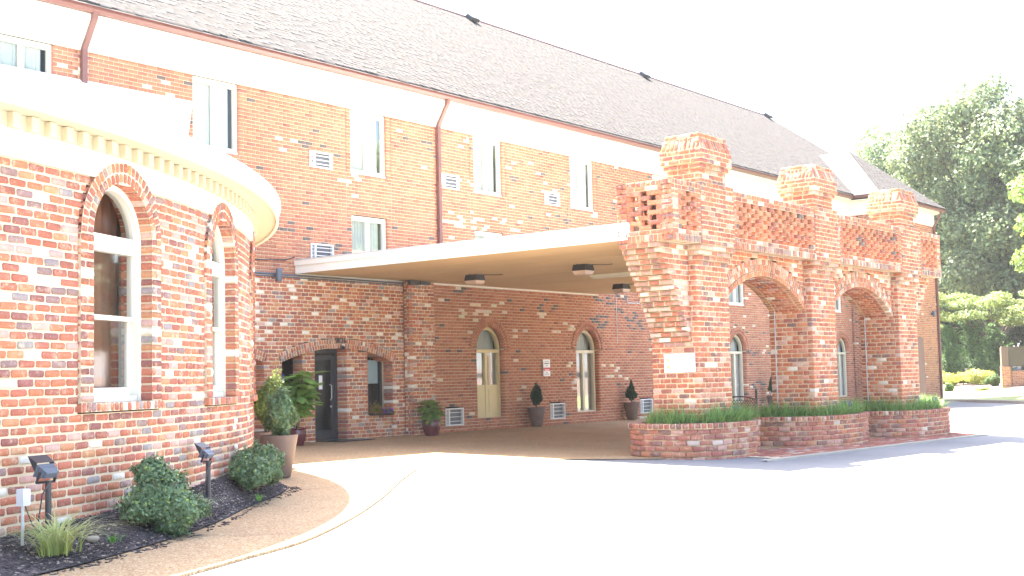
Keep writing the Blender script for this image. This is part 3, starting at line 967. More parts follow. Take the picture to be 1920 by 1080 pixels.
# cornice, soffit, gutter
def run(prof, x0, x1, y):
    b = MB(); m = len(prof); V = [(x, y + p[0], p[1]) for x in (x0, x1) for p in prof]
    b.add(V, [(k, (k + 1) % m, m + (k + 1) % m, m + k) for k in range(m)] + [tuple(range(m)), tuple(range(2 * m - 1, m - 1, -1))]); return b
cm = put('cornice', run([(0.02, 7.383), (-.03, 7.383), (-.03, 7.93), (0.02, 7.93)], 9, 47.45, WY).mesh('cornice'), M['white'], main)
put('soffit_board', run([(0.02, 7.932), (-.30, 7.98), (-.30, 8.0), (0.02, 8.0)], 9, 47.2, WY).mesh('soffit_board'), M['white'], cm)
dm2 = MB().box(-.09, .09, 0, .05, 0, .13).mesh('dentil')
for k in range(58): put('dentil', dm2, M['white'], cm, wmat(wall, 9.3 + k * .66, 7.74, .03))
cw = put('cornice', run([(0.02, 7.383), (-.03, 7.383), (-.03, 7.93), (0.02, 7.93)], 47.47, 54.05, 18.9).mesh('cornice'), M['white'], main)
put('soffit_board', run([(0.02, 7.932), (-.30, 7.98), (-.30, 8.0), (0.02, 8.0)], 47.2, 54.3, 18.9).mesh('soffit_board'), M['white'], cw)
put('cornice', MB().box(47.46, 47.5, 18.9, 20, 7.383, 7.93).box(47.2, 47.5, 18.9, 19.97, 7.936, 7.96).mesh('cornice'), M['white'], main)
gp = [(0.0, 8.005), (-.09, 8.005), (-.13, 8.065), (-.125, 8.145), (-.14, 8.155), (-.14, 8.17), (0.0, 8.17)]
put('gutter', run(gp, 8.5, 47.2, 19.70).mesh('gutter'), M['gutter'], main)
put('gutter', run(gp, 47.06, 54.4, 18.60).mesh('gutter'), M['gutter'], main)
put('gutter', MB().box(47.06, 47.19, 18.601, 19.56, 8.008, 8.168).mesh('gutter'), M['gutter'], main)
def downspout(x, ywall, ztop, zbot, yg):
    b = MB()
    pts = [(x + .02, yg - .05, ztop), (x + .02, yg - .03, ztop - .12), (x, ywall - .07, ztop - .62), (x, ywall - .06, ztop - .75), (x, ywall - .06, zbot)]
    w = .05
    rings = [[(p[0] + a, p[1] + c, p[2]) for a, c in ((-w, -w * .8), (w, -w * .8), (w, w * .8), (-w, w * .8))] for p in pts]
    b.add([q for r in rings for q in r], [(4 * k + i, 4 * k + (i + 1) % 4, 4 * k + 4 + (i + 1) % 4, 4 * k + 4 + i) for k in range(len(pts) - 1) for i in range(4)])
    b.box(x - .07, x + .07, ywall - .11, ywall - .005, (ztop + zbot) / 2, (ztop + zbot) / 2 + .03)
    return b.mesh('downspout')
put('downspout', downspout(13.16, 20.0, 8.02, 4.0, 19.68), M['gutter'], main)
put('downspout', downspout(22.9, 20.0, 8.02, 3.83, 19.68), M['gutter'], main)
put('downspout', downspout(53.93, 18.9, 8.02, -.1, 18.58), M['gutter'], main)

# roofs with shingle courses
TANP = 0.8
EY, EZ, RY = 19.5, 8.1, 25.4
RZ = EZ + (RY - EY) * TANP
RX = 51.6
roof_b = MB()
roof_b.add([(5, EY, EZ), (56.4, EY, EZ), (RX, RY, RZ), (5, RY, RZ)], [(0, 1, 2, 3)])
roof_b.add([(5, RY, RZ), (RX, RY, RZ), (56.4, 2 * RY - EY, EZ), (5, 2 * RY - EY, EZ)], [(0, 1, 2, 3)])
roof_b.add([(56.4, EY, EZ), (56.4, 2 * RY - EY, EZ), (RX, RY, RZ)], [(0, 1, 2)])
PK = (50.7, 21.2, 10.55); WLX, WRX, WEY = 47.0, 54.45, 18.42
roof_b.add([(WLX, WEY, EZ + .01), (WRX, WEY, EZ + .01), PK, (WLX, 20.0, EZ + .01), (PK[0], 24, PK[2]), (WLX, 24, EZ + .01), (WRX, 24, EZ + .01)], [(0, 1, 2), (0, 2, 4, 5), (1, 6, 4, 2)])
roof = put('roof', roof_b.mesh('roof'), simple('roof_felt', (.08, .07, .066), .95, .1), main)
sh = Bricks(TB)
def shingles(S0, t, s, n, slen, urange, expo=.125, L=.3):
    rows = int(slen / expo); t, s, n = (np.array(v, float) / np.linalg.norm(v) for v in (t, s, n))
    n2 = n - s * 0.06; n2 /= np.linalg.norm(n2); s2 = np.cross(t, n2) * (1 if np.dot(np.cross(t, n2), s) > 0 else -1)
    for i in range(rows):
        a, b = urange((i + .5) * expo)
        x = a + rng.uniform(-L, 0)
        while x < b:
            l = rng.choice((.14, .18, .24, .3))
            x0, x1 = max(a, x), min(b, x + l)
            if x1 - x0 > .04:
                c = np.array(S0) + t * ((x0 + x1) / 2) + s * ((i + .5) * expo) + n * (.016 + rng.choice((0, 0, .007)))
                k = rng.uniform(.86, 1.07); w = rng.uniform(-.02, .02)
                sh.add(c, np.cross(n2, s2), s2, n2, x1 - x0 - .006, expo + .02, .02, (k * (.050 + w * .1), k * .046, k * (.0448 - w * .1)), 1)
            x += l
sl = math.hypot(1, TANP)
shingles((0, EY + .05, EZ + .05 * TANP), (1, 0, 0), (0, 1, TANP), (0, -TANP, 1), (RY - EY) * sl, lambda s_: (9.0, 56.4 - (56.4 - RX) * (s_ / ((RY - EY) * sl))))
fs_ = math.hypot(PK[1] - WEY, PK[2] - EZ)
shingles((0, WEY, EZ + .01), (1, 0, 0), (0, PK[1] - WEY, PK[2] - EZ), (0, -(PK[2] - EZ), PK[1] - WEY), fs_, lambda s_: (WLX + (PK[0] - WLX) * s_ / fs_, WRX - (WRX - PK[0]) * s_ / fs_))
sh.build(roof, M['shingle'], 200, 'shingle', 'shingles')
put('ridge_cap', MB().tube([(5, RY, RZ + .01), (RX, RY, RZ + .01)], .05, 6).mesh('ridge_cap'), M['gutter'], roof)
vent_me = MB().box(-.16, .16, -.12, .12, 0, .05).box(-.2, .2, -.2, .08, .05, .16).mesh('roof_vent')
for k in (1.214, 1.6227, 2.034):
    kk = .4555; y = (EZ - CAMZ - EY * TANP) / (kk - TANP); zz = EZ + (y - EY) * TANP
    put('roof_vent', vent_me, M['dark'], roof, Matrix.Translation((k * y, y, zz)) @ Matrix.Rotation(math.atan(TANP), 4, 'X'))

# entrance block of tumbled brick, recessed openings under flat arches
eb = Bricks(TT, .003); em = MB()
BY = 19.9
blk = Plane((0, BY, 0), (1, 0, 0), (0, -1, 0))
ACX, AHW, ASP, ACR = 19.465, 1.665, 1.70, 2.0
AR = (AHW ** 2 + (ACR - ASP) ** 2) / (2 * (ACR - ASP)); AZ = ACR - AR
A2X = ACX - 3.82
def seg_half(zm, R, zc, lo, hw):
    if zm < lo: return hw
    d = R * R - (zm - zc) ** 2
    return min(hw + .02, math.sqrt(d)) if d > 0 and zm > zc else 0
def eb_blocks(zl, zh):
    zm = (zl + zh) / 2; o = []
    for cx in (ACX, A2X):
        if zm < ASP: o.append((cx - AHW, cx + AHW))
        else:
            d = (AR + .2) ** 2 - (zm - AZ) ** 2
            if d > 0 and zm < ACR + .2:
                o.append((cx - min(AHW + .06, math.sqrt(d)), cx + min(AHW + .06, math.sqrt(d))))
    return o
fill(eb, blk, 14.0, 21.52, -.05, 3.5, .081, .205, .015, PAL_T, eb_blocks, .1, .3, mort=em)
for cx in (ACX, A2X):
    aa = math.asin(AHW / AR)
    ring(eb, blk, cx, AZ, AR, AR + .098, math.pi / 2 - aa, math.pi / 2 + aa, .074, .013, PAL_T, .45, .005, em)
    ring(eb, blk, cx, AZ, AR + .102, AR + .2, math.pi / 2 - aa - .012, math.pi / 2 + aa + .012, .074, .013, PAL_T, .11, .008, em)
pier = Plane((0, BY + .06, 0), (1, 0, 0), (0, -1, 0))
def under(zl, zh):
    zm = (zl + zh) / 2; d = AR * AR - (zm - AZ) ** 2
    return d
OPS = [(17.80, 18.42, .5), (18.78, 19.72, -.1), (20.38, 21.13, .5)]
def pier_blocks(zl, zh):
    zm = (zl + zh) / 2; o = [(a, b) for a, b, s_ in OPS if zm > s_]
    if zm > ASP:
        d = AR * AR - (zm - AZ) ** 2; h_ = math.sqrt(d) if d > 0 else 0
        o += [(17.0, ACX - h_), (ACX + h_, 22.0)]
    return o
fill(eb, pier, 17.8, 21.13, -.05, 2.0, .081, .205, .015, PAL_T, pier_blocks, .36, .36, mort=em)
for a, b, s_ in OPS:
    jamb(em, pier, a, max(0, s_), 1.95, .36, 0, -1); jamb(em, pier, b, max(0, s_), 1.95, .36, 0, 1)
    if s_ > 0: em.quad(pier.P(a, s_ - .005, 0), pier.P(b, s_ - .005, 0), pier.P(b, s_ - .005, -.36), pier.P(a, s_ - .005, -.36))
jamb(em, blk, 21.13, 0, 1.72, .3, 0, 1); jamb(em, blk, 17.80, 0, 1.72, .3, 0, -1); jamb(em, blk, 17.31, 0, 1.72, .5, 0, 1)
backw = Plane((0, BY + .5, 0), (1, 0, 0), (0, -1, 0))
fill(eb, backw, 13.9, 17.3, -.05, 2.0, .081, .205, .015, PAL_T, None, .1, mort=em)
pil_f = Plane((0, 19.72, 0), (1, 0, 0), (0, -1, 0)); pil_l = Plane((21.52, 0, 0), (0, -1, 0), (-1, 0, 0)); pil_r = Plane((22.39, 0, 0), (0, 1, 0), (1, 0, 0))
fill(eb, pil_f, 21.52, 22.39, -.05, 3.55, .081, .205, .015, PAL_T, None, .1, mort=em, rowspan=lambda i, a, b: (21.52 + (.1 if i % 2 else 0), 22.39))
fill(eb, pil_l, -19.9, -19.72, -.05, 3.55, .081, .205, .015, PAL_T, None, .1, mort=em, rowspan=lambda i, a, b: (-19.9, -19.72 - (0 if i % 2 else .1)))
fill(eb, pil_r, 19.72, 20.0, -.05, 3.55, .081, .205, .015, PAL_T, None, .1, mort=em)
em.box(14.0, 21.5, 19.912, 20.0, 3.49, 3.51)
ent = empty('entrance_block', (19.4, 19.9, 0), 'tumbled brick entrance front with flat arch around a black glass door', 'entrance')
put('wall', em.mesh('wall'), M['mortar_t'], ent)
eb.build(ent, M['brick_t'], 300)
put('wall_core', MB().box(17.3, 22.3, 20.75, 20.9, -.1, 3.4).mesh('wall_core'), M['interior'], ent)
DY = 20.26
def framed(name, a, b, z0, z1, y, parent, bar=.06, m='dark'):
    f = MB().box(a, a + bar, y, y + .07, z0, z1).box(b - bar, b, y, y + .07, z0, z1).box(a + bar, b - bar, y, y + .07, z1 - bar, z1).box(a + bar, b - bar, y, y + .07, z0, z0 + bar)
    w = put(name, f.mesh(name), M[m], parent)
    put('pane', MB().quad((a + bar, y + .04, z0 + bar), (b - bar, y + .04, z0 + bar), (b - bar, y + .04, z1 - bar), (a + bar, y + .04, z1 - bar)).mesh('pane'), M['glass'], w)
    return w
dr = framed('door', 18.72, 19.74, 0.0, 1.99, DY, ent, .09)
lf = MB().box(18.83, 18.9, DY + .01, DY + .05, .02, 1.86).box(19.54, 19.63, DY + .01, DY + .05, .02, 1.86).box(18.9, 19.54, DY + .01, DY + .05, .02, .22).box(18.9, 19.54, DY + .01, DY + .05, 1.76, 1.86)
put('door_leaf', lf.mesh('door_leaf'), M['dark'], dr)
put('handle', MB().tube([(19.5, DY + .01, 1.22), (19.5, DY - .05, 1.20), (19.5, DY - .05, .92), (19.52, DY + .01, .88)], .012, 6).tube([(19.52, DY + .01, .74), (19.52, DY - .02, .74)], .02, 8).mesh('handle'), M['conduit'], dr)
put('notice', MB().box(19.17, 19.27, DY - .004, DY + .002, 1.12, 1.42).mesh('notice'), M['paper'], dr)
w1 = framed('window', 17.75, 18.46, .52, 1.98, DY, ent); put('sticker', MB().box(18.0, 18.2, DY + .02, DY + .025, 1.22, 1.36).mesh('sticker'), M['paper'], w1)
put('sticker', MB().box(18.0, 18.2, DY + .02, DY + .025, 1.365, 1.46).mesh('sticker'), simple('blue_print', (.05, .12, .4)), w1)
w3 = framed('window', 20.36, 21.14, .52, 1.98, DY, ent)
put('blind', MB().box(20.44, 21.06, DY + .06, DY + .07, 1.22, 1.75).mesh('blind'), M['blind'], w3)
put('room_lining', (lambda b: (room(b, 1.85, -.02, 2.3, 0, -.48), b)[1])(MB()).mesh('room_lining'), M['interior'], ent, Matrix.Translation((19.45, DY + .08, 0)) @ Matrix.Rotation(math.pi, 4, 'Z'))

# ------------------------------------------------------------------ flat canopy over the entrance
CX0, CX1, CY0, CY1, CZ0, CZ1 = 18.28, 29.7, 11.62, 19.995, 3.575, 3.84
can = empty('entrance_canopy', (24, 16, CZ0), 'flat white canopy roof spanning from the wall to the brick arcade', 'canopy')
put('roof_deck', MB().box(CX0 + .03, CX1 - .03, CY0, CY1, CZ0 + .03, CZ1 - .02).mesh('roof_deck'), M['fascia'], can)
put('fascia', MB().box(CX0, CX0 + .028, CY0, CY1, CZ0, CZ1).box(CX0 - .03, CX0, CY0, CY1, CZ1 - .1, CZ1 + .01).mesh('fascia'), M['fascia'], can)
put('fascia', MB().box(CX1 - .028, CX1, CY0, CY1, CZ0, CZ1).mesh('fascia'), M['fascia'], can)
put('drip_edge', MB().box(CX0 - .045, CX0 + .1, CY0, CY1, CZ1 + .012, CZ1 + .03).mesh('drip_edge'), M['conduit'], can)
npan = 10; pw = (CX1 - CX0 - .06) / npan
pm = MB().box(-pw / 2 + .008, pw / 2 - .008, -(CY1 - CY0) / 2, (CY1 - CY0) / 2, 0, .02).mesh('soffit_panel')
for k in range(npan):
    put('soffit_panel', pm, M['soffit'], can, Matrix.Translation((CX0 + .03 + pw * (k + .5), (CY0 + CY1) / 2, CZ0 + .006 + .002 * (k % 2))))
put('trim', MB().box(CX0 + .03, CX1 - .03, CY1 - .03, CY1 - .002, CZ0 - .03, CZ0 + .004).mesh('trim'), M['fascia'], can)

# ------------------------------------------------------------------ brick arcade (porte-cochere front)
arc = empty('brick_arcade', (24.7, 11.3, -.25), 'tumbled brick arcade with two arches, pierced parapet and capped piers', 'arcade')
pb = Bricks(TT, .003); lb = Bricks(TB); pmm = MB()
YB = 11.87
PX = [19.86, 24.5, 29.2]
SH = .58
K_T, L_T, J_T = .0885, .225, .017

def box_courses(x0, x1, y0, y1, z0, z1, course=K_T, pal=PAL_A, depth=.11, faces='flrb', blocks_f=None, pickf=None):
    rows = max(1, int(round((z1 - z0) / course))); ch = (z1 - z0) / rows
    P = {'f': (Plane((0, y0, 0), (1, 0, 0), (0, -1, 0)), x0, x1), 'b': (Plane((0, y1, 0), (1, 0, 0), (0, 1, 0)), x0, x1),
         'l': (Plane((x0, 0, 0), (0, 1, 0), (-1, 0, 0)), y0, y1), 'r': (Plane((x1, 0, 0), (0, 1, 0), (1, 0, 0)), y0, y1)}
    for k in faces:
        S, a, b = P[k]
        odd = k in 'lr'
        def rs(i, zl, zh, a=a, b=b, odd=odd):
            cut = depth if (i % 2 == 0) == odd else 0.0
            return (a + cut, b - cut)
        fill(pb, S, a, b, z0, z1, course, L_T, J_T, pal, blocks_f if k == 'f' else None, depth, off=a, rowspan=rs, pick_fn=pickf, show=1.0 if k in 'fl' else 0)
        for (p, q) in ((a, b),):
            pmm.quad(S.P(p + .006, z0, -.0075), S.P(q - .006, z0, -.0075), S.P(q - .006, z1, -.0075), S.P(p + .006, z1, -.0075))
    pmm.quad((x0 + .007, y0 + .007, z1 - .008), (x1 - .007, y0 + .007, z1 - .008), (x1 - .007, y1 - .007, z1 - .008), (x0 + .007, y1 - .007, z1 - .008))
    pmm.quad((x0 + .007, y0 + .007, z0 + .008), (x1 - .007, y0 + .007, z0 + .008), (x1 - .007, y1 - .007, z0 + .008), (x0 + .007, y1 - .007, z0 + .008))

def stain_pick(u, z):
    if z > 3.2 and rng.random() < .5: return pick(PAL_W)
    return pick(PAL_A)
for x in PX:
    box_courses(x - SH, x + SH, 10.92, YB, -.42, 3.24, pickf=stain_pick)
    for k in range(3):                                    # corbel steps under the parapet
        e = .045 * (k + 1)
        box_courses(x - SH - .02 * k, x + SH + .02 * k, 10.92 - e, YB, 3.24 + k * .0866, 3.24 + (k + 1) * .0866, .0866, PAL_W)
    # pier through the parapet, neck and cap
    box_courses(x - .60, x + .60, 10.755, YB + .02, 3.5, 4.60, .0835)
    cx0, cx1, cy0, cy1 = x - .565, x + .565, 10.76, 11.60
    box_courses(cx0 + .09, cx1 - .09, cy0 + .09, cy1 - .09, 4.60, 4.86, .0866)
    box_courses(cx0 + .045, cx1 - .045, cy0 + .045, cy1 - .045, 4.86, 4.943, .083)
    box_courses(cx0, cx1, cy0, cy1, 4.943, 5.195, .084)
    # sloping soldier band
    h_, ins = .205, .075
    for (p, q, nn) in (((cx0, cy0), (cx1, cy0), (0, -1)), ((cx0, cy1), (cx0, cy0), (-1, 0)), ((cx1, cy0), (cx1, cy1), (1, 0)), ((cx1, cy1), (cx0, cy1), (0, 1))):
        p, q = np.array(p), np.array(q); Ln = np.linalg.norm(q - p); n_ = int(round(Ln / .098))
        nrm = np.array([nn[0], nn[1], 0.]); v = Z * h_ - nrm * ins; v /= np.linalg.norm(v); n3 = nrm * h_ + Z * ins; n3 /= np.linalg.norm(n3)
        for i in range(n_):
            f = (i + .5) / n_; shr = 1 - ins / Ln
            c = (p + q) / 2 + (q - p) * (f - .5) * shr
            cc = np.array([c[0], c[1], 5.197 + h_ / 2]) - nrm * ins / 2
            pb.add(cc + n3 * rng.uniform(-.004, .004), np.cross(n3, v), v, n3, Ln * shr / n_ - .014, math.hypot(h_, ins) - .012, .1, pick(PAL_A), 1.0)
        a3, b3 = np.array([*p, 5.195]) - nrm * .008, np.array([*q, 5.195]) - nrm * .008
        up = Z * h_ - nrm * ins; tt = np.array([*(q - p), 0]) / Ln * ins
        pmm.quad(a3, b3, b3 + up - tt, a3 + up + tt)
    box_courses(cx0 + ins, cx1 - ins, cy0 + ins, cy1 - ins, 5.402, 5.485, .083)

# arch walls between piers
ASPR, ACRN = 2.48, 3.10
front = Plane((0, 11.07, 0), (1, 0, 0), (0, -1, 0)); back = Plane((0, YB - .03, 0), (1, 0, 0), (0, 1, 0))
for ai, (xa, xb) in enumerate(((PX[0] + SH, PX[1] - SH), (PX[1] + SH, PX[2] - SH))):
    xc, hw = (xa + xb) / 2, (xb - xa) / 2
    R = (hw ** 2 + (ACRN - ASPR) ** 2) / (2 * (ACRN - ASPR)); zc = ACRN - R; an = math.asin(hw / R)
    RT = .112
    pal_ring = [PAL_A, PAL_A, PAL_W] if ai == 0 else [PAL_W, PAL_W, PAL_W]
    def bl(zl, zh, ro=R + 3 * RT):
        zm = (zl + zh) / 2; d = ro * ro - (zm - zc) ** 2
        h2 = min(hw, math.sqrt(d)) if d > 0 and zm > zc else 0
        return [(xc - h2, xc + h2)] if h2 > 0 else []
    for S, dp in ((front, .12), (back, .12)):
        fill(pb, S, xa, xb, ASPR - .02, 3.52, K_T, L_T, J_T, PAL_W if ai else PAL_A, bl, dp, mort=pmm, show=1 if S is front else 0)
        for r in range(3):
            ring(pb, S, xc, zc, R + r * RT, R + (r + 1) * RT - .004, math.pi / 2 - an * (1 - .004 * r), math.pi / 2 + an * (1 - .004 * r), .082, .014,
                 [( (0.50, 0.19, 0.09), 20), ((0.46, 0.165, 0.085), 20), ((0.40, 0.14, 0.08), 10), ((.3, .13, .09), 5)] if (ai == 0 and r == 0) else pal_ring[r], .12, .012 * (r == 0), pmm, .0075, show=1 if S is front else 0)
    # soffit bricks of the vault
    na = int(round(2 * an * R / .088))
    for i in range(na):
        a = math.pi / 2 - an + 2 * an * (i + .5) / na
        nn = np.array([-math.cos(a), 0, -math.sin(a)]); v = np.array([-math.sin(a), 0, math.cos(a)])
        y = 11.19 + (i % 2) * -.11
        while y < YB - .15:
            l = L_T; y0, y1 = max(y, 11.19), min(y + l, YB - .15)
            if y1 - y0 > .04:
                c = np.array([xc + R * math.cos(a), (y0 + y1) / 2, zc + R * math.sin(a)])
                pb.add(c, np.cross(nn, v), v, nn, (y1 - y0) - .014, 2 * an * R / na - .014, .09, pick(PAL_A), 1.0)
            y += l
        f = lambda an_, yy: (xc + (R + .008) * math.cos(an_), yy, zc + (R + .008) * math.sin(an_))
        a0, a1 = a - an / na, a + an / na
        pmm.quad(f(a0, 11.08), f(a1, 11.08), f(a1, YB - .04), f(a0, YB - .04))

# curved corbel brackets at both ends
def corb(z):
    t = min(1, max(0, (z - 1.72) / (3.5 - 1.72))); return t ** 1.35
for sgn, xp in ((-1, PX[0] - SH), (1, PX[2] + SH)):
    xe = 18.28 if sgn < 0 else 31.18
    nrow = 23; z0 = 3.5 - nrow * K_T
    for i in range(nrow):
        zl, zh = z0 + i * K_T, z0 + (i + 1) * K_T
        x = xp + (xe - xp) * corb(zh)
        if abs(x - xp) < .02: continue
        lo, hi = min(x, xp), max(x, xp)
        for S in (front, back):
            fill(pb, S, lo, hi, zl, zh, K_T, L_T, J_T, PAL_W, None, .11, off=rng.uniform(0, .2), show=1 if S is front else 0)
            pmm.quad(S.P(lo + .007, zl, -.008), S.P(hi, zl, -.008), S.P(hi, zh, -.008), S.P(lo + .007, zh, -.008))
        S = Plane((x, 0, 0), (0, 1, 0), (sgn, 0, 0))
        fill(pb, S, 11.07 + (.11 if i % 2 else .0), YB - .03, zl, zh, K_T, L_T, J_T, PAL_W, None, min(.24, abs(x - xp)), off=rng.uniform(0, .2))
        pmm.quad(S.P(11.077, zl + .006, -.008), S.P(YB - .037, zl + .006, -.008), S.P(YB - .037, zh - .004, -.008), S.P(11.077, zh - .004, -.008))
        pmm.quad((lo, 11.078, zl + .006), (hi, 11.078, zl + .006), (hi, YB - .04, zl + .006), (lo, YB - .04, zl + .006))

# pierced parapet: soldier course, stretcher, lattice, stretcher, rowlock cap
PF, ZB_, ZT_ = 10.77, 3.5, 4.545
S_f = Plane((0, PF, 0), (1, 0, 0), (0, -1, 0)); S_b = Plane((0, YB, 0), (1, 0, 0), (0, 1, 0)); S_l = Plane((18.28, 0, 0), (0, 1, 0), (-1, 0, 0)); S_r = Plane((31.18, 0, 0), (0, 1, 0), (1, 0, 0))
spans_f = [(18.28, PX[0] - .60), (PX[0] + .60, PX[1] - .60), (PX[1] + .60, PX[2] - .60), (PX[2] + .60, 31.18)]
def soldier(S, a, b, z0, h, w, pal, out, depth=.2, show=1.0):
    n_ = max(1, int(round((b - a) / w)))
    for i in range(n_):
        uu = a + (b - a) * (i + .5) / n_; cc = pick(pal); st_ = math.sin(uu * 2.3 + 1) + math.sin(uu * 5.1) * .7 + rng.uniform(-.5, .5)
        if pal is PAL_W and st_ > .35: cc = tuple(c * .5 + .06 for c in cc)
        pb.on(S, uu, z0 + h / 2, (b - a) / n_ - .013, h - .01, depth, cc, out=out, show=show)
    pmm.quad(S.P(a, z0 + .004, out - .008), S.P(b, z0 + .004, out - .008), S.P(b, z0 + h, out - .008), S.P(a, z0 + h, out - .008))
    pmm.quad(S.P(a, z0 + .005, out - .008), S.P(b, z0 + .005, out - .008), S.P(b, z0 + .005, out - .2), S.P(a, z0 + .005, out - .2))
    pmm.quad(S.P(a, z0 + h - .005, out - .008), S.P(b, z0 + h - .005, out - .008), S.P(b, z0 + h - .005, out - .2), S.P(a, z0 + h - .005, out - .2))
def lattice(S, a, b, endl, endr, show):
    c0 = ZB_ + .125
    pal_s = PAL_W if S in (S_f,) else PAL_A
    soldier(S, a, b, ZB_, .125, .083, pal_s, .02, show=show)
    fill(pb, S, a, b, c0, c0 + .0835, .0835, L_T, J_T, pal_s, None, .2, off=a, show=show, mort=pmm)
    z = c0 + .0835; ml, mr = a + endl, b - endr
    side = S in (S_l, S_r); nper = max(1, int(round((mr - ml) / (.30 if side else .34)))); per = (mr - ml) / nper; gap = (.36 if side else .44) * per
    for r in range(8):
        zl = z + r * .0835
        if endl > .05: fill(pb, S, a, ml, zl, zl + .0835, .0835, L_T, J_T, PAL_A, None, .2, off=a + (r % 2) * .11, show=show, mort=pmm)
        if endr > .05: fill(pb, S, mr, b, zl, zl + .0835, .0835, L_T, J_T, PAL_A, None, .2, off=mr + (r % 2) * .11, show=show, mort=pmm)
        hc = [ml + (k + .5) * per for k in range(nper)] if r % 2 == 0 else [ml + k * per for k in range(1, nper)]
        for s1, e1 in cut_rows(ml, mr, [(h - gap / 2, h + gap / 2) for h in hc]):
            if e1 - s1 > .03:
                lb.on(S, (s1 + e1) / 2, zl + .0418, e1 - s1, .0835 - .010, .07, pick([((.50, .18, .09), 20), ((.45, .15, .08), 20), ((.54, .23, .12), 10), ((.36, .13, .085), 10), ((.2, .14, .12), 3)]), show=show, out=rng.uniform(-.003, .003))
                if r: lb.on(S, (s1 + min(e1, s1 + .045)) / 2, zl, .04, .012, .1, MORT_T, out=-.008, show=0); lb.on(S, (max(s1, e1 - .045) + e1) / 2, zl, .04, .012, .1, MORT_T, out=-.008, show=0)
    z += 8 * .0835
    fill(pb, S, a, b, z, z + .083, .083, L_T, J_T, PAL_A, None, .2, off=a + .1, show=show, mort=pmm)
    z += .083
    soldier(S, a, b, z, ZT_ - z, .1, PAL_A, .012, .21, show)
    # inner mortar on the pierced faces is the bricks' own depth; floor of the parapet box closes it below
lattice(S_l, PF + .205, YB - .205, 0, 0, 1)
lattice(S_r, PF + .205, YB - .205, 0, 0, 0)
for k, (a, b) in enumerate(spans_f):
    lattice(S_f, a, b, .22 if k == 0 else .1, .22 if k == 3 else .1, 1)
    lattice(S_b, a, b, .22 if k == 0 else .1, .22 if k == 3 else .1, 0)
# corner ends of the side panels
for S, y0, y1 in ((S_l, PF, PF + .205), (S_l, YB - .205, YB), (S_r, PF, PF + .205), (S_r, YB - .205, YB)):
    fill(pb, S, y0, y1, ZB_ + .01, ZT_ - .01, .0835, .1, J_T, PAL_A, None, .015, show=0 if S is S_r else 1)
put('parapet_floor', MB().box(18.3, 31.16, PF + .03, YB - .03, ZB_ + .01, ZB_ + .05).mesh('parapet_floor'), M['mortar_t'], arc)
put('parapet_shade_sheet', MB().box(18.5, 19.2, 11.28, 11.32, ZB_ + .05, ZT_ - .12).box(20.47, 23.89, 11.28, 11.32, ZB_ + .05, ZT_ - .12).box(25.11, 28.59, 11.28, 11.32, ZB_ + .05, ZT_ - .12).box(29.81, 30.97, 11.28, 11.32, ZB_ + .05, ZT_ - .12).mesh('parapet_shade_sheet'), simple('hole_shade', (.08, .045, .035), .9), arc)  # dark sheets added behind the piercings, shade of the holes painted in
put('wall', pmm.mesh('wall'), M['mortar_a'], arc)
pb.build(arc, M['brick_t'], 240)
lb.build(arc, M['brick_t'], 60, 'brick', 'pierced_brickwork')

# paving between the planters and its concrete edge
pav = empty('brick_paving', (24.5, 10.2, -.3), None, None); pav['kind'] = 'structure'; pav['label'] = 'strip of red brick paving between the round planters'
pvb = Bricks(TB)
y_ = 9.82
row = 0
while y_ < 11.1:
    x_ = 20.2 + (row % 2) * .11
    while x_ < 31.0:
        z_ = g(x_, y_) + .02
        pvb.add((x_ + .11, y_ + .05, z_ + rng.uniform(-.003, .003)), (-1, 0, 0), (0, 1, 0), (0, 0, 1), .212, .094, .05, pick(PAL_P), 1.0)
        x_ += .222
    y_ += .102; row += 1
pvb.build(pav, M['brick_s'], 250, 'paver', 'pavers')
put('bedding', MB().quad((20.0, 9.8, g(20, 9.8) + .012), (31.2, 9.8, g(31, 9.8) + .012), (31.2, 11.2, g(31, 11.2) + .012), (20.0, 11.2, g(20, 11.2) + .012)).mesh('bedding'), M['mortar_t'], pav)
kb = MB()
for k in range(20):
    x0, x1 = 19.2 + k * .64, 19.2 + (k + 1) * .64 - .006
    z0, z1 = g(x0, 9.72), g(x1, 9.72)
    kb.add([(x0, 9.66, z0 + .03), (x1, 9.66, z1 + .03), (x1, 9.8, z1 + .034), (x0, 9.8, z0 + .034), (x0, 9.66, z0 - .1), (x1, 9.66, z1 - .1)], [(0, 1, 2, 3), (4, 5, 1, 0)])
o = put('kerb', kb.mesh('kerb'), M['kerb']); o['kind'] = 'structure'

# ------------------------------------------------------------------ round brick planters with lilyturf
def superell(cx, cy, a, b, n=96, p=2.4):
    P = []
    for i in range(n + 1):
        t = math.pi * 2 * i / n - math.pi / 2 - math.pi
        c, s_ = math.cos(t), math.sin(t)
        P.append((cx + a * math.copysign(abs(c) ** (2 / p), c), cy + b * math.copysign(abs(s_) ** (2 / p), s_)))
    return P

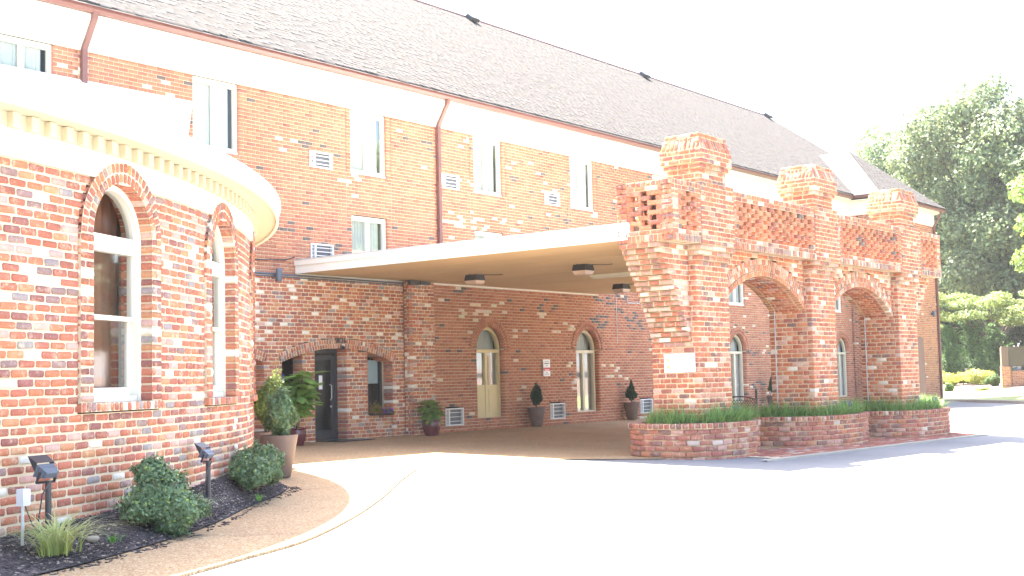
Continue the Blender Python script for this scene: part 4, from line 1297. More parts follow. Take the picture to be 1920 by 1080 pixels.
def leaves_mesh(name, C, Nn, size, cols, aspect=.5, spread=.8):
    """Diamond leaves at C, facing roughly along Nn."""
    n = len(C); C = np.asarray(C, float); Nn = np.asarray(Nn, float) + nr.normal(0, spread, (n, 3)); Nn /= np.linalg.norm(Nn, axis=1)[:, None] + 1e-9
    a = np.cross(Nn, nr.normal(0, 1, (n, 3))); a /= np.linalg.norm(a, axis=1)[:, None] + 1e-9; b = np.cross(Nn, a)
    s_ = (np.asarray(size) if hasattr(size, '__len__') else np.full(n, size))[:, None] * nr.uniform(.7, 1.3, (n, 1))
    fold = Nn * s_ * .12
    V = np.stack((C - a * s_ * .5, C - b * s_ * aspect * .5 + fold, C + a * s_ * .5, C + b * s_ * aspect * .5 + fold), 1).reshape(-1, 3)
    flat = np.arange(4 * n)
    return np_mesh(name, V, flat, np.full(n, 4), np.repeat(np.asarray(cols), 4, axis=0))

def lcol(n, base, var=.25, hue=.12):
    k = nr.uniform(1 - var, 1 + var, (n, 1)); h_ = nr.uniform(-hue, hue, (n, 1))
    return np.clip(np.array(base)[None, :] * k * np.concatenate((1 + h_, np.ones((n, 1)), 1 - h_), 1), 0, 1)

def blades(name, P, H, W, lean, col, var=.3, nseg=4, tip=None):
    """Arching strap leaves: P base points (n,3), H lengths, lean directions (n,2)."""
    n = len(P); P = np.asarray(P, float); H = np.asarray(H)[:, None]; lean = np.asarray(lean)
    d = np.c_[lean, np.zeros(n)]; side = np.c_[-lean[:, 1], lean[:, 0], np.zeros(n)]; ln = np.linalg.norm(lean, axis=1)[:, None] + 1e-6; side /= ln
    V = []
    for k in range(nseg + 1):
        t = k / nseg
        c = P + d * H * (t ** 1.8) * .9 + Z[None, :] * H * (t - np.minimum(.62, ln * .62) * t ** 2.4)
        w = W * (1 - t ** 2.2) + .0005
        V += [c - side * w / 2, c + side * w / 2]
    V = np.stack(V, 1).reshape(-1, 3); m = 2 * (nseg + 1)
    f = np.array([[2 * k, 2 * k + 1, 2 * k + 3, 2 * k + 2] for k in range(nseg)]).ravel()
    flat = (f[None, :] + m * np.arange(n)[:, None]).ravel()
    c0 = lcol(n, col, var, .1); c = np.repeat(c0, m, axis=0)
    if tip is not None:
        tt = np.tile(np.repeat(np.linspace(0, 1, nseg + 1), 2), n)[:, None]; c = c * (1 - tt) + np.array(tip)[None, :] * tt
    return np_mesh(name, V, flat, np.full(n * nseg, 4), c)

PLN = [('nearest of the three round brick planters, beside the white wall plaque', 'lush green lilyturf filling the nearest brick planter', 20.04, 11.48, 1.28, 1.02),
       ('middle one of the three round brick planters at the arcade', 'lush green lilyturf filling the middle brick planter', 24.75, 11.62, 1.75, 1.18),
       ('farthest of the three round brick planters, by the building corner', 'lush green lilyturf filling the farthest brick planter', 29.5, 11.55, 1.72, 1.2)]
PLZ = []
for lab, lab2, cx, cy, a, b in PLN:
    zg = g(cx, cy - b) - .04; zt = g(cx, cy - b) + .63; PLZ.append(zt)
    pl = empty('brick_planter', (cx, cy - b, zg), lab, 'planter', 'round brick planters along the arcade')
    P = Path(superell(cx, cy, a, b)); qb = Bricks(TT, .003); qm = MB()
    fill(qb, P, 0, P.L, zg, zt - .095, .0885, .225, .016, PAL_P, None, .1, mort=qm)
    n_ = int(P.L / .105)
    for i in range(n_): qb.on(P, (i + .5) * P.L / n_, zt - .047, P.L / n_ - .013, .09, .22, pick(PAL_P), out=.03)
    for i in range(90):
        u0, u1 = P.L * i / 90, P.L * (i + 1) / 90
        qm.quad(P.P(u0, zt - .095, .022), P.P(u1, zt - .095, .022), P.P(u1, zt - .006, .022), P.P(u0, zt - .006, .022))
        qm.quad(P.P(u0, zt - .006, .022), P.P(u1, zt - .006, .022), P.P(u1, zt - .006, -.18), P.P(u0, zt - .006, -.18))
        qm.quad(P.P(u0, zt - .094, .022), P.P(u1, zt - .094, .022), P.P(u1, zt - .094, -.02), P.P(u0, zt - .094, -.02))
    put('wall', qm.mesh('wall'), M['mortar_a'], pl)
    qb.build(pl, M['brick_t'], 300)
    sb = MB(); sp = superell(cx, cy, a - .12, b - .12, 48); sb.add([(x, y, zt - .07) for x, y in sp[:-1]], [tuple(range(48))]); put('soil', sb.mesh('soil'), M['soil'], pl)
    BP, BH, BL = [], [], []
    N = 2600
    while len(BP) < N:
        x, y = rng.uniform(-1, 1), rng.uniform(-1, 1)
        if abs(x) ** 2.4 + abs(y) ** 2.4 > .98: continue
        X, Y = cx + x * (a - .16), cy + y * (b - .16)
        px_ = min(PX, key=lambda p: abs(p - cx))
        if abs(X - px_) < SH + .02 and Y > 10.9: continue
        if Y > cy + .35: continue
        # tufts
        tx, ty = cx + round((X - cx) / .16) * .16, cy + round((Y - cy) / .16) * .16
        X, Y = tx + rng.gauss(0, .045), ty + rng.gauss(0, .045)
        an = math.atan2(Y - ty, X - tx) + rng.gauss(0, .5); k = abs(rng.gauss(.6, .32))
        BP.append((X, Y, zt - .08)); BH.append(rng.uniform(.30, .55)); BL.append((math.cos(an) * k + .12, math.sin(an) * k - .16))
    gr = put('lilyturf', blades('lilyturf', BP, BH, .014, BL, (.21, .35, .10), .45), M['leaf'])
    tag(gr, lab2, 'lilyturf', 'lilyturf in the planters', 'stuff')

# ------------------------------------------------------------------ floodlights
def floodlight(loc, yaw, tilt, label, post=.0, scale=1.0, group=None):
    t = empty('floodlight', loc, label, 'floodlight', group)
    T0 = Matrix.Translation(loc) @ Matrix.Rotation(yaw, 4, 'Z')
    if post:
        put('post', MB().tube([(0, 0, -.1), (0, 0, post)], .025, 10).mesh('post'), M['dark'], t, T0)
    H = T0 @ Matrix.Translation((0, 0, post + .06)) @ Matrix.Rotation(tilt, 4, 'X') @ Matrix.Scale(scale, 4)
    b = MB(); V = []
    for y, w, h_ in ((-.12, .18, .105), (-.10, .18, .105), (-.085, .16, .09), (.0, .16, .085), (.03, .13, .06), (.07, .13, .055), (.085, .1, .04)):
        V += [(-w, y, -h_), (w, y, -h_), (w, y, h_), (-w, y, h_)]
    b.add(V, [(4 * k + i, 4 * k + (i + 1) % 4, 4 * k + 4 + (i + 1) % 4, 4 * k + 4 + i) for k in range(6) for i in range(4)] + [(0, 1, 2, 3), (27, 26, 25, 24)])
    put('housing', b.mesh('housing'), M['grey_metal'] if post > .1 else M['dark'], t, H)
    put('visor', MB().add([(-.18, -.12, .13), (.18, -.12, .13), (.2, -.34, .15), (-.2, -.34, .15), (-.18, -.12, -.02), (.18, -.12, -.02)], [(0, 1, 2, 3), (0, 3, 4), (1, 5, 2)]).mesh('visor'), M['dark'], t, H)
    put('lens', MB().quad((-.15, -.121, -.105), (.15, -.121, -.105), (.15, -.121, .105), (-.15, -.121, .105)).mesh('lens'), M['glass'], t, H)
    put('bracket', MB().box(-.195, -.175, -.02, .02, -.17, .03).box(.175, .195, -.02, .02, -.17, .03).box(-.175, .175, -.02, .02, -.17, -.15).mesh('bracket'), M['dark'], t, H)
    if post:
        pts = [(.06, .08, post + .0), (.12, .06, post - .1), (.13, .03, post - .3), (.09, .01, post - .5), (.05, 0, post - .6)]
        put('cable', MB().tube(pts, .006, 5).mesh('cable'), M['dark'], t, T0)
    return t
floodlight((5.78, 9.24, bed_height(5.78, 9.24) - .02), math.radians(-168), math.radians(-25), 'black floodlight on a post beside the grey junction box', .47, .5)
floodlight((8.42, 10.55, bed_height(8.42, 10.55) - .02), math.radians(-160), math.radians(-25), 'black floodlight on a post between the two clipped shrubs', .42, .45)
for k, ((x, y), lab) in enumerate(zip(((20.62, 10.92), (25.3, 10.8), (30.25, 10.72)), ('small black floodlight in the nearest brick planter', 'small black floodlight in the middle brick planter', 'small black floodlight in the farthest brick planter'))):
    floodlight((x, y, PLZ[k] + .0), math.radians(160), math.radians(-50), lab, .03, .46)
jb = empty('junction_box', (5.38, 9.04, 0.06), 'pale grey electrical box on a thin conduit by the curved wall', 'electrical box')
JM = Matrix.Translation((5.43, 9.03, 0.06)) @ Matrix.Scale(.86, 4) @ Matrix.Rotation(math.radians(20), 4, 'Z')
put('conduit', MB().tube([(0, 0, -.08), (0, 0, .33)], .014, 8).mesh('conduit'), M['conduit'], jb, JM)
put('box', MB().box(-.042, .046, -.038, .034, .33, .48).box(-.047, .051, -.044, -.034, .334, .476).mesh('box'), M['lightgrey'], jb, JM)
put('cable', MB().tube([(.03, 0, .33), (.05, -.02, .25), (.09, -.03, .16), (.17, -.04, .06), (.28, -.04, .04)], .006, 5).mesh('cable'), M['dark'], jb, JM)

# ------------------------------------------------------------------ shrubs and potted plants
def blob_leaves(name, c, r, n, leaf, base, lumps=10, var=.35, inner=.55, aspect=.55, tipcol=None, shape=None):
    """Dense clipped foliage: leaves over a lumpy ellipsoid."""
    L = [(nr.normal(0, 1, 3), nr.uniform(.25, .5)) for _ in range(lumps)]
    d = nr.normal(0, 1, (n, 3)); d /= np.linalg.norm(d, axis=1)[:, None]
    rad = np.ones(n)
    for v, w in L:
        v = v / np.linalg.norm(v); rad += .22 * np.exp(-((d - v) ** 2).sum(1) / (w * w)) - .03
    for _ in range(70):
        v = nr.normal(0, 1, 3); v /= np.linalg.norm(v); w = nr.uniform(.1, .22); rad += nr.uniform(-.13, .13) * np.exp(-((d - v) ** 2).sum(1) / (w * w))
    depth = (1 - (1 - inner) * nr.uniform(0, 1, n) ** 1.8) * (1 + np.abs(nr.normal(0, .06, n)))
    P = d * (rad * depth)[:, None] * np.array(r)
    ns = max(20, n // 60); ds = d[:ns]; rs_ = rad[:ns]; m_ = 14
    q = np.linspace(.92, 1.0, m_)[None, :, None] + np.linspace(0, 1, m_)[None, :, None] * nr.uniform(.04, .30, (ns, 1, 1))
    Sp = (ds * rs_[:, None])[:, None, :] * q * np.array(r) + nr.normal(0, leaf * .35, (ns, m_, 3)) + np.linspace(0, 1, m_)[None, :, None] * np.array([0, 0, .1 * r[2]])
    P = np.concatenate((P, Sp.reshape(-1, 3))); d = np.concatenate((d, np.repeat(ds, m_, axis=0))); n = len(P)
    if shape: P = shape(P)
    P += np.array(c)
    col = lcol(n, base, var, .12)
    if tipcol is not None:
        k = nr.random(n) < .05; col[k] = np.array(tipcol) * nr.uniform(.8, 1.2, (k.sum(), 1))
    return leaves_mesh(name, P, d + np.array([0, 0, .35]), leaf, col, aspect, .55)

def shrub(name, label, c, r, n, leaf, base, tip=None, parts=3):
    t = empty(name, (c[0], c[1], c[2]), label, 'shrub', 'clipped shrubs in the mulch bed')
    stem = MB()
    for k in range(7):
        a = k * .9; stem.tube([(c[0], c[1], c[2] - .05), (c[0] + .4 * r[0] * math.cos(a), c[1] + .4 * r[1] * math.sin(a), c[2] + r[2] * .9), (c[0] + .65 * r[0] * math.cos(a + .2), c[1] + .65 * r[1] * math.sin(a + .2), c[2] + r[2] * 1.4)], [.014, .01, .005], 5)
    put('stem', stem.mesh('stem'), M['bark'], t)
    for k, (dx, dy, dz, s_) in enumerate(parts):
        put('foliage', blob_leaves('foliage', (c[0] + dx, c[1] + dy, c[2] + dz), np.array(r) * s_, int(n * s_ ** 2), leaf, base, 14, .4, .55, .55, tip), M['needle'], t)
    return t
shrub('shrub', 'rounded green shrub in the mulch bed with pale grass at its side', (7.02, 9.44, .02), (.34, .34, .28), 12000, .036, (.17, .25, .125), (.34, .44, .09),
      [(0, 0, .24, 1.0), (-.06, .06, .45, .58), (.12, -.1, .12, .8)])
shrub('shrub', 'low spreading green shrub in the mulch bed next to the brown pot', (9.75, 11.35, .08), (.40, .38, .26), 11000, .036, (.17, .25, .125), (.34, .44, .09),
      [(-.24, -.24, .17, .84), (.22, .2, .22, .97)])

def tuft(name, label, c, n, h, col, spread=.12, group=None, tip=None):
    P, H, Ld = [], [], []
    for i in range(n):
        a = rng.uniform(0, 6.283); r = abs(rng.gauss(0, spread)); k = .35 + abs(rng.gauss(.6, .35)) + r
        P.append((c[0] + r * math.cos(a), c[1] + r * math.sin(a), c[2])); H.append(h * rng.uniform(.55, 1.15)); aa = a + rng.gauss(0, .4); Ld.append((math.cos(aa) * k, math.sin(aa) * k))
    o = put(name, blades(name, P, H, .011, Ld, col, .3, 6, tip), M['leaf'])
    return tag(o, label, 'grass', group)
tuft('grass_tuft', 'pale striped grass tuft at the front of the mulch bed', (5.52, 8.72, -.01), 230, .48, (.36, .42, .12), .09, 'striped grasses in the mulch bed', (.52, .55, .28))
tuft('grass_tuft', 'small pale grass tuft behind the rounded shrub', (7.35, 9.55, .02), 90, .40, (.34, .40, .15), .06, 'striped grasses in the mulch bed', (.45, .48, .25))
tuft('weed', 'tiny green weed in the mulch at right of the front grass tuft', (6.1, 8.85, .0), 26, .10, (.10, .26, .04), .04)
tuft('weed', 'tiny green weed in the mulch near the low spreading shrub', (9.1, 10.55, .0), 16, .12, (.12, .30, .05), .02)
st = MB(); st.lathe([(.001, -.02), (.06, -.01), (.085, .02), (.07, .045), (.001, .055)], 12, (0, 0), True, 1.0, .6)
o = put('stone', st.mesh('stone', True), M['stone'], None, Matrix.Translation((6.06, 9.05, .01)) @ Matrix.Scale(.7, 4)); tag(o, 'small pale flat stone lying in the mulch by the grass tuft', 'stone')

def taper_pot(t, c, r0, r1, h, m):
    b = MB().lathe([(r0 * .9, 0), (r0, .01), (r1, h - .03), (r1 * 1.02, h), (r1 * .93, h), (r1 * .9, h - .06)], 28, (c[0], c[1]), False)
    b.v = [(x, y, z + c[2]) for x, y, z in b.v]
    o = put('pot', b.mesh('pot'), m, t); smooth_by_angle(o, 50)
    so = MB(); so.add([(c[0] + r1 * .91 * math.cos(2 * math.pi * i / 24), c[1] + r1 * .91 * math.sin(2 * math.pi * i / 24), c[2] + h - .05) for i in range(24)], [tuple(range(24))])
    put('soil', so.mesh('soil'), M['soil'], t)

def round_pot(t, c, r, h, m):
    b = MB().lathe([(r * .62, 0), (r * .7, .005), (r * .95, h * .45), (r, h * .75), (r * .93, h * .9), (r * 1.0, h * .95), (r * 1.0, h), (r * .88, h), (r * .86, h * .85)], 28, (c[0], c[1]), False)
    b.v = [(x, y, z + c[2]) for x, y, z in b.v]
    o = put('pot', b.mesh('pot'), m, t); smooth_by_angle(o, 50)
    so = MB(); so.add([(c[0] + r * .87 * math.cos(2 * math.pi * i / 24), c[1] + r * .87 * math.sin(2 * math.pi * i / 24), c[2] + h * .88) for i in range(24)], [tuple(range(24))])
    put('soil', so.mesh('soil'), M['soil'], t)

def potted_conifer(c, r0, r1, h, fol_r, fol_z, n, leaf, col, label, cone=False, tip=None):
    t = empty('potted_shrub', c, label, 'potted plant', 'potted shrubs by the walls')
    taper_pot(t, c, r0, r1, h, M['pot'])
    put('stem', MB().tube([(c[0], c[1], c[2] + h - .08), (c[0], c[1], c[2] + h + fol_z)], [.025, .012], 6).mesh('stem'), M['bark'], t)
    def sh_(P):
        if cone:
            k = np.clip((P[:, 2] / fol_r[2] + 1) / 2, 0, 1); f = np.where(k < .25, .6 + 1.6 * k, 1.0 - 1.0 * (k - .25) ** .9 + .02); P[:, 0] *= f; P[:, 1] *= f
        return P
    put('foliage', blob_leaves('foliage', (c[0], c[1], c[2] + h + fol_z), fol_r, n, leaf, col, 16, .4, .45, .5, tip, sh_), M['needle'], t)
potted_conifer((12.2, 13.72, g(12.2, 13.7) + .02), .16, .265, .60, (.28, .28, .46), .32, 11000, .046, (.16, .25, .12), 'tall taupe pot with a dense round shrub at the end of the path', tip=(.2, .28, .07))
potted_conifer((13.55, 15.55, g(13.5, 15.5) + .02), .16, .265, .55, (.30, .30, .42), .42, 7000, .05, (.16, .23, .06), 'taupe pot with a yellowish shrub partly hidden behind the round one', tip=(.4, .42, .08))
potted_conifer((26.3, 19.72, 0.012), .14, .235, .50, (.24, .24, .36), .30, 5000, .045, (.028, .06, .026), 'taupe pot with a dark pointed shrub under the parking notice', True)
potted_conifer((30.85, 19.72, 0.012), .14, .235, .50, (.24, .24, .33), .28, 5000, .045, (.03, .065, .028), 'taupe pot with a dark pointed shrub right of the curtained arched window', True)
potted_conifer((39.6, 19.6, 0.0), .14, .24, .50, (.26, .26, .45), .36, 3000, .06, (.04, .09, .035), 'pointed green potted shrub glimpsed beyond the middle pier', True)

leaf_me = None
def broad_leaf():
    b = MB(); L, W = 1.0, .5; V = []; n = 6
    for k in range(n + 1):
        t = k / n; w = W * math.sin(math.pi * min(1, t ** .8)) * .5 + .004; x = t * L; z = -.22 * t * t
        V += [(x, -w, z - .06 * (w / W)), (x, 0, z + .03), (x, w, z - .06 * (w / W))]
    b.add(V, [(3 * k + j, 3 * k + j + 1, 3 * k + 3 + j + 1, 3 * k + 3 + j) for k in range(n) for j in range(2)])
    me = b.mesh('leaf', True)
    a = me.attributes.new('col', 'FLOAT_COLOR', 'POINT'); a.data.foreach_set('color', np.ones(4 * len(me.vertices), np.float32))
    me.materials.append(M['leaf']); return me
BL = broad_leaf()
def broadleaf_plant(c, r, h, hp, nleaf, lsize, label, col, droop=.4):
    t = empty('potted_plant', c, label, 'potted plant', 'broadleaf plants in burgundy pots')
    round_pot(t, c, r, hp, M['pot_red'])
    st_ = MB(); tips = []
    for k in range(9):
        a = k * 2.4; rr_ = h * .30 * math.sqrt((k + .5) / 9); top = h * rng.uniform(.35, 1.0)
        e = (c[0] + rr_ * math.cos(a), c[1] + rr_ * math.sin(a), c[2] + hp + top * .92)
        st_.tube([(c[0] + .03 * math.cos(a), c[1] + .03 * math.sin(a), c[2] + hp * .85), (c[0] + .5 * rr_ * math.cos(a), c[1] + .5 * rr_ * math.sin(a), c[2] + hp + top * .5), e], [.012, .009, .004], 5)
        tips.append(e)
    put('stem', st_.mesh('stem'), M['bark'], t)
    for i in range(nleaf):
        e = tips[i % 9]; a = i * 2.399 + rng.uniform(-.3, .3); f = rng.uniform(.35, 1)
        p = (c[0] + (e[0] - c[0]) * f, c[1] + (e[1] - c[1]) * f, c[2] + hp + (e[2] - c[2] - hp) * f)
        s_ = lsize * rng.uniform(.7, 1.2)
        mw = Matrix.Translation(p) @ Matrix.Rotation(a, 4, 'Z') @ Matrix.Rotation(rng.uniform(-.5, droop), 4, 'Y') @ Matrix.Rotation(rng.uniform(-.5, .5), 4, 'X') @ Matrix.Scale(s_, 4)
        o = put('leaf', BL, None, t, mw); k = rng.uniform(.7, 1.35); w = rng.uniform(-.15, .15)
        o.color = (col[0] * k * (1 + w), col[1] * k, col[2] * k, 1)
broadleaf_plant((17.7, 19.38, -.005), .2, 1.3, .36, 170, .40, 'bushy broad-leaved plant in a burgundy pot left of the glass door', (.22, .36, .08))
broadleaf_plant((21.85, 19.40, -.005), .21, .62, .37, 85, .30, 'drooping broad-leaved plant in a burgundy pot by the entrance pilaster', (.18, .31, .07), .9)

# window-sill flowers
fb = empty('flower_box', (20.76, 19.86, .5), 'narrow trough of orange and purple flowers on the entrance window sill', 'flower box')
put('trough', MB().box(20.42, 21.1, 19.86, 20.0, .505, .56).mesh('trough'), M['soil'], fb)
def flowers(x0, x1, n, col, name, zr, size):
    C = np.c_[nr.uniform(x0, x1, n), nr.uniform(19.83, 19.98, n), .55 + np.abs(nr.normal(0, zr, n))]
    put(name, leaves_mesh(name, C, np.tile([0, -.6, .6], (n, 1)), size, lcol(n, col, .3, .1), .8, .6), M['leaf'], fb)
flowers(20.42, 20.72, 160, (.10, .17, .03), 'foliage', .10, .05); flowers(20.42, 20.72, 90, (.55, .14, .04), 'blossom', .11, .045)
flowers(20.72, 21.08, 160, (.10, .17, .03), 'foliage', .04, .05); flowers(20.72, 21.06, 130, (.34, .14, .50), 'blossom', .05, .05)

# ------------------------------------------------------------------ fittings on walls and ceiling
def wall_cyl(c, n, label, arm=.06):
    t = empty('wall_light', c, label, 'wall light', 'cylinder wall lights')
    b = MB().lathe([(.001, -.13), (.06, -.13), (.065, -.12), (.065, .12), (.06, .13), (.001, .13)], 20, (0, 0), False)
    mw = Matrix.Translation(Vector(c) + Vector(n) * (.065 + arm))
    o = put('shade', b.mesh('shade'), M['grey_metal'], t, mw); smooth_by_angle(o)
    ang = math.atan2(n[1], n[0])
    put('bracket', MB().box(0, arm + .03, -.03, .03, -.05, .05).mesh('bracket'), M['grey_metal'], t, Matrix.Translation(c) @ Matrix.Rotation(ang, 4, 'Z'))
wall_cyl((17.62, 19.895, 3.50), (0, -1, 0), 'grey cylinder wall light beside the curved white eave')
wall_cyl((31.9, 19.995, 3.72), (0, -1, 0), 'grey cylinder wall light seen under the right end of the canopy')
wall_cyl((53.2, 18.895, 3.62), (0, -1, 0), 'grey cylinder wall light near the far corner downspout')
cd = MB().tube([(16.2, 19.87, 3.53), (17.5, 19.87, 3.53), (21.5, 19.86, 3.505)], .018, 6).tube([(16.2, 19.87, 3.485), (21.5, 19.87, 3.46)], .014, 6)
o = put('conduit', cd.mesh('conduit'), M['grey_metal']); tag(o, 'twin dark conduits along the wall below the canopy edge', 'conduit')
cd = MB().tube([(16.2, 19.985, 3.86), (17.0, 19.98, 3.80), (18.0, 19.98, 3.85), (18.25, 19.98, 3.92)], .012, 5)
o = put('cable', cd.mesh('cable'), M['dark']); tag(o, 'sagging black cable on the upper wall left of the canopy', 'cable')
cd = MB().tube([(31.2, 19.98, 3.55), (31.2, 19.98, 3.40), (31.85, 19.98, 3.40), (31.9, 19.96, 3.62)], .015, 6).tube([(30.6, 19.98, 3.56), (30.6, 19.98, 2.2)], .01, 5)
o = put('conduit', cd.mesh('conduit'), M['conduit']); tag(o, 'pale conduit bent up to the wall light behind the arcade', 'conduit')
o = put('junction_box', MB().box(21.45, 21.75, 19.6, 19.7, 3.46, 3.56).box(21.8, 22.15, 19.61, 19.7, 3.48, 3.55).mesh('junction_box'), M['dark']); tag(o, 'black cable box tucked under the canopy on the entrance pilaster', 'electrical box')

def ceiling_light(x, y, label):
    t = empty('ceiling_light', (x, y, CZ0), label, 'ceiling light', 'canopy ceiling lights')
    h = .17
    b = MB(); z1 = CZ0 + .004
    V = [(sx * w, sy * w, z) for w, z in ((h * .86, z1), (h, z1 - .13)) for sx, sy in ((-1, -1), (1, -1), (1, 1), (-1, 1))]
    b.add(V, [(i, (i + 1) % 4, 4 + (i + 1) % 4, 4 + i) for i in range(4)] + [(0, 1, 2, 3)])
    b.box(-.21, .21, -.02, .02, z1 - .012, z1)
    T = Matrix.Translation((x, y, 0))
    put('housing', b.mesh('housing'), M['dark'], t, T)
    b = MB(); V = [(sx * w, sy * w, z) for w, z in ((h * .97, z1 - .128), (h * .82, z1 - .20), (h * .5, z1 - .225)) for sx, sy in ((-1, -1), (1, -1), (1, 1), (-1, 1))]
    b.add(V, [(4 * k + i, 4 * k + (i + 1) % 4, 4 * k + 4 + (i + 1) % 4, 4 * k + 4 + i) for k in range(2) for i in range(4)] + [(8, 9, 10, 11)])
    put('lens', b.mesh('lens'), M['lens'], t, T)
    put('cable', MB().tube([(x + .1, y - .15, z1 - .004), (x + .3, y - .42, z1 - .01), (x + .34, y - .52, z1 - .004)], .008, 5).mesh('cable'), M['dark'], t)
ceiling_light(21.7, 17.9, 'box ceiling light near the left end of the canopy')
ceiling_light(21.6, 14.9, 'box ceiling light under the canopy closest to the arcade')
ceiling_light(26.9, 17.4, 'box ceiling light under the canopy just above the arcade wall light')
t = empty('strip_light', (24.0, 15.8, CZ0), 'pale strip light on the canopy ceiling', 'strip light')
put('housing', MB().box(23.9, 24.2, 15.2, 16.3, CZ0 - .05, CZ0 + .004).mesh('housing'), simple('cream_metal', (.80, .80, .62), .5, .02), t)
put('lens', MB().box(23.93, 24.17, 15.22, 16.28, CZ0 - .075, CZ0 - .052).mesh('lens'), M['white'], t)

def text(name, body, size, mw, m, ext=.004):
    c = bpy.data.curves.new(name, 'FONT'); c.body = body; c.size = size; c.extrude = ext; c.align_x = 'CENTER'; c.align_y = 'CENTER'
    tmp = bpy.data.objects.new('tmp_text', c); COL.objects.link(tmp)
    me = bpy.data.meshes.new_from_object(tmp.evaluated_get(bpy.context.evaluated_depsgraph_get()))
    bpy.data.objects.remove(tmp); me.materials.clear()
    return put(name, me, m, None, mw)
def face_front(x, y, z): return Matrix(((1, 0, 0, x), (0, 0, -1, y), (0, 1, 0, z), (0, 0, 0, 1)))
def face_left(x, y, z): return Matrix(((0, 0, -1, x), (-1, 0, 0, y), (0, 1, 0, z), (0, 0, 0, 1)))
def child(o, parent):
    o.parent = parent; o.matrix_parent_inverse = WORLDM[parent.name].inverted(); return o
o = text('house_number', '9826', .17, face_front(19.47, 19.878, 2.165), M['dark'], .008); tag(o, 'black street number 9826 on the entrance arch', 'number')
t = empty('security_camera', (19.5, 19.87, 2.02), 'small dome camera under the street number', 'camera')
put('mount', MB().box(19.47, 19.53, 19.84, 19.9, 2.0, 2.06).mesh('mount'), M['grey_metal'], t)
put('dome', MB().lathe([(.001, -.045), (.025, -.038), (.04, -.015), (.045, .0), (.045, .02), (.001, .022)], 14, (19.5, 19.82), False).mesh('dome', True), M['dark'], t, Matrix.Translation((0, 0, 2.02)))
o = put('doormat', MB().box(18.85, 19.95, 19.35, 20.2, .012, .026).mesh('doormat'), M['dark']); tag(o, 'black doormat in front of the glass door', 'mat')

t = empty('parking_notice', (27.1, 19.98, 1.53), 'small white parking notice with a red band on the brick wall', 'sign')
put('plate', MB().box(26.95, 27.25, 19.945, 19.962, 1.31, 1.75).mesh('plate'), M['sign_white'], t)
put('band', MB().box(26.955, 27.245, 19.941, 19.9445, 1.445, 1.535).mesh('band'), M['sign_red'], t)
for zz, w, mt, yy in ((1.70, .20, 'ink_pale', 19.9442), (1.645, .22, 'ink', 19.9442), (1.585, .10, 'ink_pale', 19.9442), (1.47, .2, 'sign_white', 19.9402), (1.405, .1, 'ink_pale', 19.9442), (1.36, .2, 'ink_pale', 19.9442)):
    put('print_line', MB().box(27.1 - w / 2, 27.1 + w / 2, yy, yy + .0006, zz - .012, zz + .012).mesh('print_line'), M[mt], t)

XS = PX[0] - SH
t = empty('wall_plaque', (XS, 11.28, 1.45), 'blank white plaque with a yellow mark on the nearest brick pier', 'sign')
put('plate', MB().box(XS - .035, XS - .012, 10.99, 11.60, 1.29, 1.615).mesh('plate'), M['sign_white'], t)
hb = MB(); hb.add([(XS - .037, 11.565 - .055 * math.sin(math.pi * k / 10), 1.36 + .17 * k / 10) for k in range(11)] + [(XS - .037, 11.50, 1.53), (XS - .037, 11.50, 1.36)], [tuple(range(13))])
put('emblem', hb.mesh('emblem'), M['yellow'], t)
child(text('lettering', '(3RIS', .05, face_left(XS - .037, 11.40, 1.56), M['ink_pale'], .0008), t)

# brown slab sign by the far planter
t = empty('brown_sign', (32.9, 12.6, -.3), 'tall narrow brown metal sign standing beyond the farthest planter', 'sign')
b = MB(); R0 = .09
prof = [(-.15, -.3), (.15, -.3), (.15, 2.05)] + [(.15 - R0 + R0 * math.cos(a), 2.05 + R0 * math.sin(a)) for a in np.linspace(0, math.pi / 2, 6)] + [(-.15 + R0 - R0 * math.sin(a), 2.05 + R0 * math.cos(a)) for a in np.linspace(0, math.pi / 2, 6)]
n_ = len(prof)
b.add([(x, y, z) for y in (-.09, .09) for x, z in prof], [tuple(range(n_)), tuple(range(2 * n_ - 1, n_ - 1, -1))] + [(k, (k + 1) % n_, n_ + (k + 1) % n_, n_ + k) for k in range(n_)])
SM = Matrix.Translation((34.3, 12.6, 0)) @ Matrix.Rotation(math.radians(-22), 4, 'Z')
put('panel', b.mesh('panel'), M['brown_sign'], t, SM)
put('cap', MB().box(-.06, .06, -.10, .10, 2.135, 2.15).mesh('cap'), M['brown_sign'], t, SM)
put('base', MB().box(-.3, .3, -.14, .14, -.4, -.2).mesh('base'), M['kerb'], t, SM)

for k, (x, lab) in enumerate(((PX[1] - SH - .014, 'thin white conduit running down the middle pier of the arcade'), (PX[2] - SH - .014, 'thin white conduit running down the far pier of the arcade'))):
    o = put('conduit', MB().tube([(x, 11.74, 2.55), (x, 11.74, 1.2), (x - .01, 11.73, .3)], .011, 6).mesh('conduit'), M['conduit']); tag(o, lab, 'conduit')

